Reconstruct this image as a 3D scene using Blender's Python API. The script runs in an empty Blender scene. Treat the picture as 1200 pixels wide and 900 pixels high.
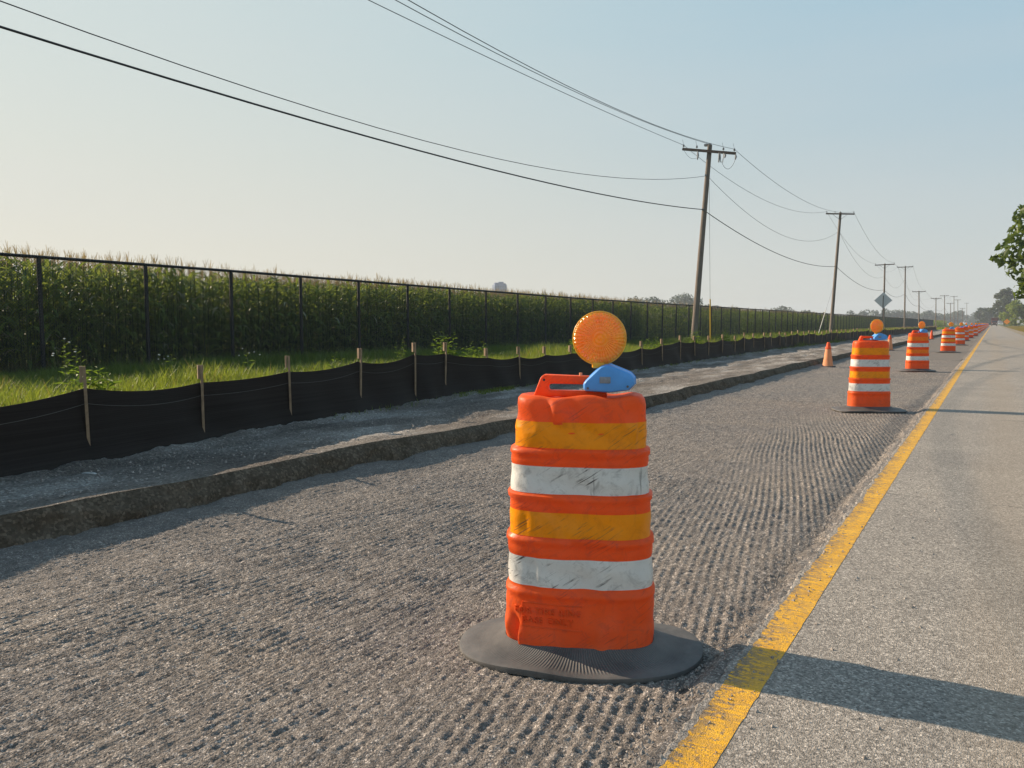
import bpy, bmesh, math, random
import numpy as np
from mathutils import Vector, Matrix
random.seed(7); rng = np.random.default_rng(11)
S = bpy.context.scene
COL = S.collection
R = math.radians

# ------------------------------------------------------------------ helpers
def tag(o, label=None, cat=None, group=None, kind=None):
    if label: o['label'] = label
    if cat: o['category'] = cat
    if group: o['group'] = group
    if kind: o['kind'] = kind
    return o

def link(o, parent=None):
    COL.objects.link(o)
    if parent: o.parent = parent
    return o

def empty(name, loc=(0, 0, 0), rz=0.0):
    o = bpy.data.objects.new(name, None)
    o.empty_display_size = .2
    o.location = loc; o.rotation_euler = (0, 0, rz)
    return link(o)

def mesh_np(name, verts, faces, mats, parent=None, midx=None, smooth=False, uv=None):
    """verts (N,3); faces (M,k) array with fixed k or list of such arrays."""
    me = bpy.data.meshes.new(name)
    verts = np.asarray(verts, dtype=np.float32)
    if isinstance(faces, np.ndarray): faces = [faces]
    loops = np.concatenate([f.reshape(-1) for f in faces]).astype(np.int32)
    sizes = np.concatenate([np.full(len(f), f.shape[1], dtype=np.int32) for f in faces])
    starts = np.concatenate([[0], np.cumsum(sizes)[:-1]]).astype(np.int32)
    me.vertices.add(len(verts)); me.vertices.foreach_set('co', verts.ravel())
    me.loops.add(len(loops)); me.loops.foreach_set('vertex_index', loops)
    me.polygons.add(len(sizes)); me.polygons.foreach_set('loop_start', starts)
    if midx is not None: me.polygons.foreach_set('material_index', np.asarray(midx, dtype=np.int32))
    me.polygons.foreach_set('use_smooth', np.full(len(sizes), bool(smooth)))
    if not isinstance(mats, (list, tuple)): mats = [mats]
    for m in mats: me.materials.append(m)
    me.update(); me.validate()
    o = bpy.data.objects.new(name, me)
    return link(o, parent)

class MB:
    """collects pieces, builds ONE mesh object"""
    def __init__(self): self.v = []; self.f = []; self.m = []
    def add(self, vs, fs, mi=0):
        b = len(self.v); self.v += [tuple(v) for v in vs]
        for f in fs: self.f.append([b + i for i in f]); self.m.append(mi)
    def box(self, c, s, M=None, mi=0, bev=0.0):
        x, y, z = s[0]/2, s[1]/2, s[2]/2
        if bev <= 0:
            vs = [Vector((i*x, j*y, k*z)) for k in (-1, 1) for j in (-1, 1) for i in (-1, 1)]
            fs = [(0,2,3,1),(4,5,7,6),(0,1,5,4),(2,6,7,3),(0,4,6,2),(1,3,7,5)]
        else:
            bm = bmesh.new(); bmesh.ops.create_cube(bm, size=1)
            for v in bm.verts: v.co = Vector((v.co.x*s[0], v.co.y*s[1], v.co.z*s[2]))
            bmesh.ops.bevel(bm, geom=bm.edges[:], offset=bev, segments=2, affect='EDGES', profile=.5)
            bm.verts.index_update()
            vs = [v.co.copy() for v in bm.verts]; fs = [[v.index for v in f.verts] for f in bm.faces]; bm.free()
        if M is not None: vs = [M @ v for v in vs]
        self.add([v + Vector(c) for v in vs], fs, mi)
    def tube(self, pts, rad, n=8, mi=0, cap=True):
        pts = [Vector(p) for p in pts]
        rads = rad if isinstance(rad, (list, tuple)) else [rad]*len(pts)
        rings = []; up = None
        for i, p in enumerate(pts):
            d = (pts[min(i+1, len(pts)-1)] - pts[max(i-1, 0)]).normalized()
            if up is None or abs(up.dot(d)) > .95:
                up = Vector((0, 0, 1)) if abs(d.z) < .9 else Vector((1, 0, 0))
            a = d.cross(up).normalized(); b = a.cross(d).normalized(); up = b
            rings.append([p + (a*math.cos(2*math.pi*k/n) + b*math.sin(2*math.pi*k/n))*rads[i] for k in range(n)])
        vs = [v for r in rings for v in r]; fs = []
        for i in range(len(pts)-1):
            for k in range(n):
                k2 = (k+1) % n
                fs.append((i*n+k, (i+1)*n+k, (i+1)*n+k2, i*n+k2))
        if cap: fs.append(list(range(n))); fs.append(list(range((len(pts)-1)*n, len(pts)*n))[::-1])
        self.add(vs, fs, mi)
    def lathe(self, prof, n=32, c=(0,0,0), M=None, mi=0, sx=1, sy=1):
        vs = []; fs = []
        for (r, z) in prof:
            for k in range(n):
                a = 2*math.pi*k/n; vs.append(Vector((r*math.cos(a)*sx, r*math.sin(a)*sy, z)))
        for i in range(len(prof)-1):
            for k in range(n):
                k2 = (k+1) % n; fs.append((i*n+k, i*n+k2, (i+1)*n+k2, (i+1)*n+k))
        fs.append(list(range(n))[::-1]); fs.append(list(range((len(prof)-1)*n, len(prof)*n)))
        if M is not None: vs = [M @ v for v in vs]
        self.add([v + Vector(c) for v in vs], fs, mi)
    def prism(self, poly, y0, y1, mi=0):
        """poly in xz, extruded along y"""
        n = len(poly)
        vs = [(x, y0, z) for x, z in poly] + [(x, y1, z) for x, z in poly]
        fs = [list(range(n)), list(range(n, 2*n))[::-1]] + [(i, n+i, n+(i+1) % n, (i+1) % n) for i in range(n)]
        self.add(vs, fs, mi)
    def build(self, name, mats, parent=None, smooth=False, bevel=0, seg=2, auto=None):
        me = bpy.data.meshes.new(name)
        me.from_pydata(self.v, [], self.f)
        if not isinstance(mats, (list, tuple)): mats = [mats]
        for m in mats: me.materials.append(m)
        me.polygons.foreach_set('material_index', self.m)
        bm = bmesh.new(); bm.from_mesh(me)
        bmesh.ops.recalc_face_normals(bm, faces=bm.faces[:])
        if bevel:
            es = [e for e in bm.edges if len(e.link_faces) == 2 and e.calc_face_angle(0) > R(25)]
            bmesh.ops.bevel(bm, geom=es, offset=bevel, segments=seg, affect='EDGES', profile=.5, clamp_overlap=True)
        bm.to_mesh(me); bm.free()
        me.polygons.foreach_set('use_smooth', [smooth]*len(me.polygons))
        if smooth:
            try: me.set_sharp_from_angle(angle=R(auto if auto else 40))
            except Exception: pass
        me.update()
        return link(bpy.data.objects.new(name, me), parent)

def copy_tree(o, parent=None):
    c = o.copy(); COL.objects.link(c)
    if parent: c.parent = parent
    for ch in list(o.children): copy_tree(ch, c)
    return c

# value noise -----------------------------------------------------------
_T = rng.random((512, 512)).astype(np.float32)
def vn(x, y):
    xi = np.floor(x).astype(np.int64); yi = np.floor(y).astype(np.int64)
    fx = x-xi; fy = y-yi
    fx = fx*fx*(3-2*fx); fy = fy*fy*(3-2*fy)
    a = _T[xi & 511, yi & 511]; b = _T[(xi+1) & 511, yi & 511]
    c = _T[xi & 511, (yi+1) & 511]; d = _T[(xi+1) & 511, (yi+1) & 511]
    return (a*(1-fx)+b*fx)*(1-fy) + (c*(1-fx)+d*fx)*fy
def fbm(x, y, o=4, g=.5):
    s = 0; a = 1; t = 0
    for i in range(o):
        s = s + a*vn(x*2**i+17.3*i, y*2**i+5.1*i); t += a; a *= g
    return s/t
def sstep(a, b, x):
    t = np.clip((x-a)/(b-a), 0, 1); return t*t*(3-2*t)

def grid_mesh(name, xs, ys, zf, mat, parent=None, smooth=True):
    X, Y = np.meshgrid(xs, ys)
    res = zf(X, Y)
    if isinstance(res, tuple): X, Y, Z = res
    else: Z = res
    V = np.stack([X, Y, Z], -1).reshape(-1, 3)
    nx, ny = len(xs), len(ys)
    i = np.arange(nx-1)[None, :] + np.arange(ny-1)[:, None]*nx
    i = i.reshape(-1)
    F = np.stack([i, i+1, i+1+nx, i+nx], -1)
    return V, F

# ------------------------------------------------------------------ materials
class NT:
    def __init__(self, name):
        self.m = bpy.data.materials.new(name); self.m.use_nodes = True
        self.t = self.m.node_tree; self.n = self.t.nodes; self.l = self.t.links
        self.b = self.n['Principled BSDF']; self.out = self.n['Material Output']
        self._pos = None
    def new(self, t, **kw):
        n = self.n.new(t)
        for k, v in kw.items(): setattr(n, k, v)
        return n
    def pos(self, obj=False, scale=None):
        if obj:
            o = self.new('ShaderNodeTexCoord').outputs['Object']
        else:
            if self._pos is None: self._pos = self.new('ShaderNodeNewGeometry').outputs['Position']
            o = self._pos
        if scale:
            m = self.new('ShaderNodeMapping'); self.l.new(o, m.inputs['Vector'])
            m.inputs['Scale'].default_value = scale; o = m.outputs[0]
        return o
    def noise(self, scale, detail=3, rough=.55, vec=None, dist=0):
        n = self.new('ShaderNodeTexNoise'); n.inputs['Scale'].default_value = scale
        n.inputs['Detail'].default_value = detail; n.inputs['Roughness'].default_value = rough
        n.inputs['Distortion'].default_value = dist
        if vec is None: vec = self.pos()
        self.l.new(vec, n.inputs['Vector']); return n.outputs['Fac']
    def vor(self, scale, vec=None, feature='F1', out='Distance', rnd=1):
        n = self.new('ShaderNodeTexVoronoi', feature=feature); n.inputs['Scale'].default_value = scale
        n.inputs['Randomness'].default_value = rnd
        self.l.new(vec if vec is not None else self.pos(), n.inputs['Vector']); return n.outputs[out]
    def ramp(self, fac, stops, interp='LINEAR'):
        r = self.new('ShaderNodeValToRGB'); r.color_ramp.interpolation = interp
        e = r.color_ramp.elements
        while len(e) < len(stops): e.new(.5)
        for k, (p, c) in enumerate(stops):
            e[k].position = p
            e[k].color = (*c, 1) if isinstance(c, (tuple, list)) else (c, c, c, 1)
        self.l.new(fac, r.inputs[0]); return r.outputs[0]
    def mix(self, fac, a, b, mode='MIX'):
        n = self.new('ShaderNodeMix', data_type='RGBA', blend_type=mode)
        for s, v in ((0, fac), (6, a), (7, b)):
            if isinstance(v, (int, float)): n.inputs[s].default_value = v if s == 0 else (v, v, v, 1)
            elif isinstance(v, (tuple, list)): n.inputs[s].default_value = (*v, 1)
            else: self.l.new(v, n.inputs[s])
        return n.outputs[2]
    def math(self, op, a, b=0.0, c=None):
        n = self.new('ShaderNodeMath', operation=op)
        for s, v in enumerate((a, b) if c is None else (a, b, c)):
            if isinstance(v, (int, float)): n.inputs[s].default_value = v
            else: self.l.new(v, n.inputs[s])
        return n.outputs[0]
    def sep(self, v):
        n = self.new('ShaderNodeSeparateXYZ'); self.l.new(v, n.inputs[0]); return n.outputs
    def set(self, **kw):
        names = dict(color='Base Color', rough='Roughness', metal='Metallic', spec='Specular IOR Level', alpha='Alpha', trans='Transmission Weight', coat='Coat Weight', sss='Subsurface Weight')
        for k, v in kw.items():
            s = self.b.inputs[names[k]]
            if isinstance(v, (int, float)): s.default_value = v
            elif isinstance(v, (tuple, list)): s.default_value = (*v, 1)
            else: self.l.new(v, s)
        return self
    def bump(self, h, strength=.5, dist=.01, chain=None):
        n = self.new('ShaderNodeBump'); n.inputs['Strength'].default_value = strength
        n.inputs['Distance'].default_value = dist
        self.l.new(h, n.inputs['Height'])
        if chain is not None: self.l.new(chain, n.inputs['Normal'])
        self.l.new(n.outputs[0], self.b.inputs['Normal']); return n.outputs[0]
    def translucent(self, color, fac=.4):
        t = self.new('ShaderNodeBsdfTranslucent')
        if isinstance(color, (tuple, list)): t.inputs['Color'].default_value = (*color, 1)
        else: self.l.new(color, t.inputs['Color'])
        m = self.new('ShaderNodeMixShader'); m.inputs[0].default_value = fac
        self.l.new(self.b.outputs[0], m.inputs[1]); self.l.new(t.outputs[0], m.inputs[2])
        self.l.new(m.outputs[0], self.out.inputs['Surface']); return self

def simple(name, col, rough=.6, metal=0, var=.15, scale=20, bump=0, spec=.5, obj=True):
    m = NT(name); v = m.pos(obj)
    n = m.noise(scale, 4, .6, v)
    c = m.ramp(n, [(.3, tuple(x*(1-var) for x in col)), (.7, tuple(min(1, x*(1+var)) for x in col))])
    m.set(color=c, rough=rough, metal=metal, spec=spec)
    if bump: m.bump(n, bump, .004)
    return m.m

def leafmat(name, c0, c1, scale=3, tf=.4, rough=.5, tc=None):
    m = NT(name)
    n = m.noise(scale, 3, .6)
    ri = m.new('ShaderNodeNewGeometry').outputs['Random Per Island']
    f = m.math('ADD', m.math('MULTIPLY', n, .5), m.math('MULTIPLY', ri, .5))
    c = m.ramp(f, [(.25, c0), (.75, c1)])
    m.set(color=c, rough=rough, spec=.35)
    tcol = m.mix(.5, c, tc if tc else (c1[0]*1.6, c1[1]*1.5, c1[2]*.6))
    return m.translucent(tcol, tf).m

MT = {}
def make_materials():
    # milled asphalt
    m = NT('milled_asphalt'); p = m.pos()
    big = m.noise(.9, 4, .6); med = m.noise(14, 4, .65, m.pos(scale=(1, .45, 1))); fine = m.vor(170, out='Color')
    base = m.ramp(med, [(.3, (.150, .136, .124)), (.7, (.275, .248, .220))])
    base = m.mix(m.ramp(big, [(.4, 0.0), (.7, .45)]), base, (.30, .255, .205))
    fs = m.sep(fine)[0]
    base = m.mix(.8, base, m.ramp(fs, [(0, .42), (.55, .8), (.86, 1.15), (1, 2.6)]), 'MULTIPLY')
    coarse = m.sep(m.vor(60, out='Color'))[1]
    base = m.mix(.7, base, m.ramp(coarse, [(0, .62), (.6, .95), (.9, 1.15), (1, 1.7)]), 'MULTIPLY')
    X = m.sep(p)[0]
    # dusty soil near the cut bank
    mask = m.ramp(m.math('ADD', m.math('MULTIPLY', X, -1), m.math('MULTIPLY', m.noise(2.2, 4), .9)), [(0, 0), (1, 1)])
    mr = m.new('ShaderNodeMapRange'); mr.inputs[1].default_value = 4.3; mr.inputs[2].default_value = 5.1
    m.l.new(m.math('ADD', m.math('MULTIPLY', X, -1), m.math('MULTIPLY', m.noise(2.2, 4), .9)), mr.inputs[0])
    soil = m.ramp(m.noise(30, 5, .7), [(.3, (.085, .075, .066)), (.7, (.17, .15, .13))])
    base = m.mix(m.math('MULTIPLY', mr.outputs[0], .8), base, soil)
    m.set(color=base, rough=.85, spec=.3)
    # far from the camera the grooves are bump only (the near ones are real geometry)
    b1 = m.bump(m.noise(120, 4, .7), .9, .006)
    b2 = m.bump(m.vor(150), .8, .004, b1)
    MT['milled'] = m.m
    # far milled with groove bump
    m2 = NT('milled_asphalt_far')
    med = m2.noise(14, 4, .65); c = m2.ramp(med, [(.3, (.15, .137, .125)), (.7, (.24, .218, .195))])
    gx = m2.sep(m2.pos())[0]
    w = m2.math('SINE', m2.math('MULTIPLY', m2.math('ADD', gx, m2.math('MULTIPLY', m2.noise(.5, 2), .05)), 2*math.pi/.034))
    c = m2.mix(.25, c, m2.ramp(m2.math('MULTIPLY_ADD', w, .5, .5), [(0, .75), (1, 1.15)]), 'MULTIPLY')
    b = m2.bump(w, .9, .012); m2.bump(m2.noise(40, 4, .7), .8, .01, b)
    m2.set(color=c, rough=.85, spec=.3); MT['milled_far'] = m2.m
    # road
    m = NT('old_road_asphalt'); p = m.pos()
    cell = m.sep(m.vor(150, out='Color')); cell2 = m.sep(m.vor(80, out='Color'))
    base = m.ramp(m.noise(1.1, 4, .6), [(.3, (.250, .229, .200)), (.7, (.312, .284, .244))])
    base = m.mix(m.ramp(m.noise(.35, 5, .7, m.pos(scale=(2.2, .5, 1))), [(.52, 0), (.7, .35)]), base, (.20, .185, .165))
    base = m.mix(.75, base, m.ramp(cell[0], [(0, .30), (.35, .80), (.8, 1.15), (1, 2.1)]), 'MULTIPLY')
    base = m.mix(.6, base, m.ramp(cell2[1], [(0, .55), (.3, .9), (.8, 1.05), (1, 1.4)]), 'MULTIPLY')
    xx, yy, zz = m.sep(p)
    # brownish wheel tracks and drip line
    tr = m.math('SINE', m.math('MULTIPLY', m.math('ADD', xx, m.math('MULTIPLY', m.noise(.25, 2), .5)), 3.6))
    base = m.mix(m.math('MULTIPLY', m.ramp(tr, [(.5, 0.0), (1, 1.0)]), .28), base, (.30, .24, .17))
    # thin transverse cracks
    wob = m.math('ADD', yy, m.math('MULTIPLY', m.noise(3, 5, .7), .22))
    fr = m.math('ABSOLUTE', m.math('SUBTRACT', m.math('FRACT', m.math('DIVIDE', m.math('ADD', wob, 1.9), 5.3)), .5))
    cr = m.ramp(fr, [(0, 1.0), (.0016, .8), (.0024, 0.0)])
    br = m.ramp(m.noise(1.5, 2), [(.42, 0), (.55, 1)])
    base = m.mix(m.math('MULTIPLY', m.math('MULTIPLY', cr, br), .75), base, (.05, .045, .04))
    m.set(color=base, rough=.8, spec=.35)
    b = m.bump(m.vor(200), .7, .003); m.bump(m.noise(70, 4, .6), .45, .004, b)
    MT['road'] = m.m
    # yellow paint
    m = NT('worn_yellow_paint'); p = m.pos()
    cell = m.sep(m.vor(210, out='Color'))
    yel = m.ramp(m.noise(9, 4, .6), [(.3, (.62, .315, .014)), (.7, (.78, .43, .028))])
    yel = m.mix(.5, yel, m.ramp(cell[0], [(0, .7), (1, 1.25)]), 'MULTIPLY')
    crv = m.pos(scale=(1.0, 3.2, 1))
    v = m.new('ShaderNodeTexVoronoi', feature='DISTANCE_TO_EDGE'); v.inputs['Scale'].default_value = 13
    nv = m.new('ShaderNodeTexNoise'); nv.inputs['Scale'].default_value = 30; m.l.new(p, nv.inputs['Vector'])
    vadd = m.new('ShaderNodeVectorMath', operation='MULTIPLY_ADD'); m.l.new(nv.outputs['Color'], vadd.inputs[0])
    vadd.inputs[1].default_value = (.06, .06, 0); m.l.new(crv, vadd.inputs[2]); m.l.new(vadd.outputs[0], v.inputs['Vector'])
    cr = m.ramp(v.outputs['Distance'], [(0, 1), (.10, 1), (.16, 0)])
    xx = m.sep(p)[0]
    leftw = m.new('ShaderNodeMapRange'); m.l.new(xx, leftw.inputs[0])
    leftw.inputs[1].default_value = -.63; leftw.inputs[2].default_value = -.72; leftw.inputs[3].default_value = .35; leftw.inputs[4].default_value = 1
    cr = m.math('MULTIPLY', cr, m.math('MULTIPLY', leftw.outputs[0], m.ramp(m.noise(5, 3), [(.38, .15), (.6, 1)])))
    wear = m.math('ADD', m.noise(38, 6, .8), m.math('MULTIPLY', leftw.outputs[0], .10))
    chips = m.ramp(wear, [(.585, 0), (.63, 1)])
    bare = m.mix(m.ramp(cell[1], [(0, 0), (1, 1)]), (.07, .06, .05), (.22, .19, .16))
    c = m.mix(m.math('MAXIMUM', cr, m.math('MULTIPLY', chips, .9)), yel, bare)
    m.set(color=c, rough=.65, spec=.4)
    b = m.bump(m.vor(200), .6, .003)
    MT['yellow'] = m.m
    # shelf of gravel and dirt
    m = NT('gravel_shelf_soil'); p = m.pos()
    big = m.noise(1.3, 5, .6, m.pos(scale=(1.6, .5, 1)))
    c = m.ramp(big, [(.30, (.17, .148, .128)), (.50, (.29, .262, .23)), (.66, (.50, .47, .43))])
    c = m.mix(.7, c, m.ramp(m.sep(m.vor(75, out='Color'))[0], [(0, .5), (.6, .95), (.92, 1.2), (1, 2.4)]), 'MULTIPLY')
    c = m.mix(.5, c, m.ramp(m.noise(25, 5, .7), [(.3, .6), (.7, 1.3)]), 'MULTIPLY')
    m.set(color=c, rough=.95, spec=.15)
    b = m.bump(m.noise(28, 6, .8), 1, .05); m.bump(m.vor(70), .9, .014, b)
    MT['shelf'] = m.m
    # cut bank
    m = NT('cut_bank_soil')
    c = m.ramp(m.noise(5, 5, .65, m.pos(scale=(1, 1, .35))), [(.3, (.075, .058, .040)), (.7, (.165, .132, .096))])
    c = m.mix(.6, c, m.ramp(m.sep(m.vor(60, out='Color'))[0], [(0, .5), (.7, 1), (1, 2.0)]), 'MULTIPLY')
    m.set(color=c, rough=.95, spec=.15)
    b = m.bump(m.noise(22, 5, .7, m.pos(scale=(1, 1, .3))), 1, .04); m.bump(m.noise(90, 4, .7), .7, .01, b)
    MT['bank'] = m.m
    # ground
    m = NT('field_soil_and_grass')
    c = m.ramp(m.noise(.8, 6, .7), [(.3, (.035, .055, .015)), (.55, (.07, .10, .025)), (.75, (.13, .12, .06))])
    c = m.mix(.5, c, m.ramp(m.noise(20, 4, .7), [(.3, .5), (.7, 1.5)]), 'MULTIPLY')
    m.set(color=c, rough=.95, spec=.1); m.bump(m.noise(12, 6, .75), 1, .08)
    MT['ground'] = m.m
    m = NT('roadside_gravel')
    c = m.ramp(m.noise(1.5, 6, .7), [(.3, (.20, .17, .12)), (.7, (.33, .28, .21))])
    c = m.mix(.6, c, m.ramp(m.sep(m.vor(60, out='Color'))[0], [(0, .5), (1, 1.6)]), 'MULTIPLY')
    m.set(color=c, rough=.95, spec=.1); m.bump(m.noise(40, 6, .75), 1, .02)
    MT['verge'] = m.m
    MT['grass'] = leafmat('grass_blades', (.075, .13, .016), (.19, .235, .035), 1.2, .5, .5, (.34, .40, .04))
    MT['shadegrass'] = leafmat('grass_blades_shade_toned', (.07, .115, .025), (.15, .20, .045), 1.2, .4, .5, (.10, .16, .02))  # strip grass with the corn's shade painted into a darker blade colour
    MT['drygrass'] = leafmat('dry_grass_blades', (.16, .14, .05), (.28, .22, .09), 1.2, .4)
    MT['weed'] = leafmat('weed_leaf', (.05, .105, .012), (.12, .20, .03), 3, .5, .5, (.26, .36, .03))
    MT['corn'] = leafmat('corn_leaf', (.095, .145, .032), (.22, .28, .060), 2.5, .48, .5, (.36, .43, .06))
    MT['cornpale'] = leafmat('corn_leaf_pale', (.20, .24, .13), (.36, .36, .24), 2.5, .3, .4)
    MT['tassel'] = leafmat('corn_tassel', (.17, .135, .085), (.29, .23, .145), 2.5, .35, .7)
    MT['stalk'] = leafmat('corn_stalk', (.05, .08, .02), (.09, .11, .03), 2.5, .05, .6)
    MT['tree'] = leafmat('tree_leaf', (.035, .07, .012), (.10, .15, .03), .6, .42, .5, (.22, .30, .03))
    MT['treedark'] = leafmat('dark_tree_leaf', (.02, .038, .012), (.045, .07, .018), .15, .25, .6)
    MT['treelime'] = leafmat('lime_tree_leaf', (.10, .15, .02), (.20, .26, .03), .15, .4, .6)
    MT['woods'] = leafmat('distant_leaf', (.03, .055, .03), (.055, .085, .04), .05, .2, .7)
    MT['orangeweed'] = leafmat('orange_dry_plant', (.35, .15, .03), (.5, .25, .05), 2, .3, .7)
    MT['bark'] = simple('bark', (.10, .08, .06), .9, var=.4, scale=8, bump=.8, obj=False)
    # drum plastics
    def plastic(name, col, dirt, tcol, tf=.12, rough=.42, scratch=0, dirtamt=.4):
        m = NT(name); v = m.pos(True)
        n = m.noise(6, 5, .65, v)
        c = m.ramp(n, [(.3, tuple(x*.80 for x in col)), (.7, col)])
        fade = m.ramp(m.noise(3.2, 5, .6, v, 1.5), [(.48, 0), (.75, .32)])
        c = m.mix(fade, c, tuple(min(1, x*.9+.10) for x in col))
        d = m.noise(17, 6, .75, v, 1.0)
        z = m.sep(v)[2]
        c = m.mix(m.math('MULTIPLY', m.ramp(d, [(.5, 0), (.72, 1)]), dirtamt), c, dirt)
        low = m.new('ShaderNodeMapRange'); m.l.new(z, low.inputs[0]); low.inputs[1].default_value = .22; low.inputs[2].default_value = .05
        low.inputs[3].default_value = 0; low.inputs[4].default_value = .30
        c = m.mix(m.math('MULTIPLY', low.outputs[0], m.ramp(m.noise(25, 4, .7, v), [(.3, .2), (.7, 1)])), c, (.28, .16, .09))
        if scratch:
            mp = m.new('ShaderNodeMapping'); m.l.new(v, mp.inputs['Vector'])
            mp.vector_type = 'TEXTURE'; mp.inputs['Rotation'].default_value = (0, R(-34), 0); mp.inputs['Scale'].default_value = (.30, .25, .020)
            s = m.ramp(m.noise(3.0, 3, .55, mp.outputs[0]), [(.58, 0), (.66, 1)])
            mm = m.ramp(m.noise(7, 3, .6, v), [(.48, 0), (.62, 1)])
            c = m.mix(m.math('MULTIPLY', m.math('MULTIPLY', s, mm), scratch), c, (.05, .05, .05))
            mp2 = m.new('ShaderNodeMapping'); m.l.new(v, mp2.inputs['Vector']); mp2.inputs['Scale'].default_value = (1, 1, .08)
            s2 = m.ramp(m.noise(30, 2, .5, mp2.outputs[0]), [(.70, 0), (.74, 1)])
            c = m.mix(m.math('MULTIPLY', s2, scratch*.6), c, (.12, .11, .10))
        m.set(color=c, rough=m.ramp(m.noise(12, 4, .6, v), [(.3, rough-.08), (.7, rough+.2)]), spec=.28)
        b = m.bump(m.noise(9, 4, .55, v), .5, .014); m.bump(m.noise(120, 3, .6, v), .15, .001, b)
        m.translucent(tcol, tf)
        return m.m
    MT['orange'] = plastic('orange_drum_plastic', (1.0, .150, .026), (.50, .11, .05), (1, .16, .01), .32, .40, scratch=.45, dirtamt=.85)
    MT['amberband'] = plastic('amber_reflective_sheeting', (1.0, .345, .002), (.6, .18, .01), (1, .34, .0), .14, .33, scratch=.7, dirtamt=.65)
    MT['orangeband'] = plastic('orange_reflective_sheeting', (1.0, .24, .01), (.6, .14, .02), (1, .25, .0), .12, .35, scratch=.4, dirtamt=.35)
    MT['whiteband'] = plastic('white_reflective_sheeting', (.74, .74, .70), (.34, .34, .32), (.8, .8, .8), .03, .35, scratch=1.0, dirtamt=.95)
    MT['conepale'] = plastic('faded_orange_cone', (.85, .36, .17), (.45, .25, .15), (1, .3, .1), .1, .6)
    MT['conered'] = plastic('orange_red_cone', (.85, .11, .03), (.45, .1, .05), (1, .15, .05), .1, .6)
    # rubber
    m = NT('black_rubber_ring'); v = m.pos(True)
    x, y, z = m.sep(v)
    n = m.noise(5, 5, .65, v)
    c = m.ramp(n, [(.3, (.05, .05, .05)), (.7, (.15, .145, .135))])
    ang = m.math('ARCTAN2', m.math('DIVIDE', y, .29), m.math('DIVIDE', x, .47))
    rad = m.math('SQRT', m.math('ADD', m.math('POWER', m.math('DIVIDE', x, .47), 2), m.math('POWER', m.math('DIVIDE', y, .29), 2)))
    rib = m.math('SINE', m.math('MULTIPLY', ang, 205))
    msk = m.math('MULTIPLY', m.ramp(rad, [(.50, 0), (.56, 1), (.84, 1), (.92, 0)]), m.ramp(m.noise(3, 3, .5, v), [(.35, .25), (.6, 1)]))
    ribm = m.math('MULTIPLY', rib, msk)
    c = m.mix(m.math('MULTIPLY', m.ramp(m.math('MULTIPLY_ADD', ribm, -.5, .5), [(.5, 0), (1, 1)]), .55), c, (.03, .03, .03))
    m.set(color=c, rough=.6, spec=.4)
    b = m.bump(ribm, .55, .0022); m.bump(m.noise(50, 5, .7, v), .35, .002, b)
    MT['rubber'] = m.m
    MT['rubberplain'] = simple('dark_rubber', (.05, .05, .05), .7, var=.3, scale=15, bump=.2)
    # beacon
    m = NT('amber_lens'); v = m.pos(True); x, y, z = m.sep(v)
    ang = m.math('ARCTAN2', z, x)
    rad = m.math('SQRT', m.math('ADD', m.math('POWER', x, 2), m.math('POWER', z, 2)))
    rib = m.math('SINE', m.math('MULTIPLY', ang, 40)); ring = m.math('SINE', m.math('MULTIPLY', rad, 420))
    h = m.math('ADD', m.math('MULTIPLY', rib, m.ramp(rad, [(.028, 0), (.04, 1)])), m.math('MULTIPLY', ring, .6))
    c = m.ramp(m.noise(22, 4, .6, v), [(.3, (.96, .30, .003)), (.7, (1.0, .43, .008))])
    m.set(color=c, rough=.16, spec=.6, coat=.4); m.bump(h, .5, .004)
    m.b.inputs['Subsurface Weight'].default_value = 1.0; m.b.inputs['Subsurface Radius'].default_value = (1.0, .55, .04); m.b.inputs['Subsurface Scale'].default_value = .05
    MT['lens'] = m.m
    MT['lensrim'] = simple('amber_lens_rim', (.95, .40, .02), .3, var=.05)
    MT['blue'] = simple('blue_battery_case', (.085, .33, .78), .38, var=.12, scale=9, bump=.1)
    MT['greybutton'] = simple('grey_reflector_button', (.22, .24, .28), .4, var=.3, scale=60)
    # fences
    m = NT('black_silt_fabric'); x, y, z = m.sep(m.pos())
    wv = m.math('SINE', m.math('MULTIPLY', m.math('ADD', z, m.math('MULTIPLY', m.noise(1.2, 2), .02)), 420))
    ln = m.ramp(m.noise(1, 4, .7, m.pos(scale=(.6, .6, 55))), [(.35, .6), (.65, 1.5)])
    c = m.mix(1.0, (.017, .0145, .013), ln, 'MULTIPLY')
    mud = m.new('ShaderNodeMapRange'); m.l.new(m.math('ADD', z, m.math('MULTIPLY', m.noise(6, 5, .7), -.14)), mud.inputs[0])
    mud.inputs[1].default_value = .16; mud.inputs[2].default_value = .05; 
    c = m.mix(m.math('MULTIPLY', mud.outputs[0], .25), c, (.08, .07, .055))
    m.set(color=c, rough=.62, spec=.25); m.bump(wv, .25, .002)
    m.translucent((.06, .04, .025), .25)
    MT['silt'] = m.m
    MT['string'] = simple('faded_fabric_thread', (.09, .085, .075), .8)
    MT['stake'] = simple('raw_wood_stake', (.26, .18, .11), .85, var=.3, scale=12, bump=.4, obj=False)
    MT['blackmetal'] = simple('black_vinyl_coated_steel', (.006, .006, .007), .55, var=.2)
    MT['wire'] = simple('black_vinyl_wire', (.045, .048, .048), .4, var=.1)
    m = NT('weathered_pole_wood'); 
    c = m.ramp(m.noise(9, 5, .7, m.pos(scale=(3, 3, .15))), [(.3, (.115, .098, .086)), (.7, (.25, .215, .185))])
    m.set(color=c, rough=.9, spec=.15); m.bump(m.noise(20, 5, .7, m.pos(scale=(3, 3, .15))), .8, .02); MT['pole'] = m.m
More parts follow.
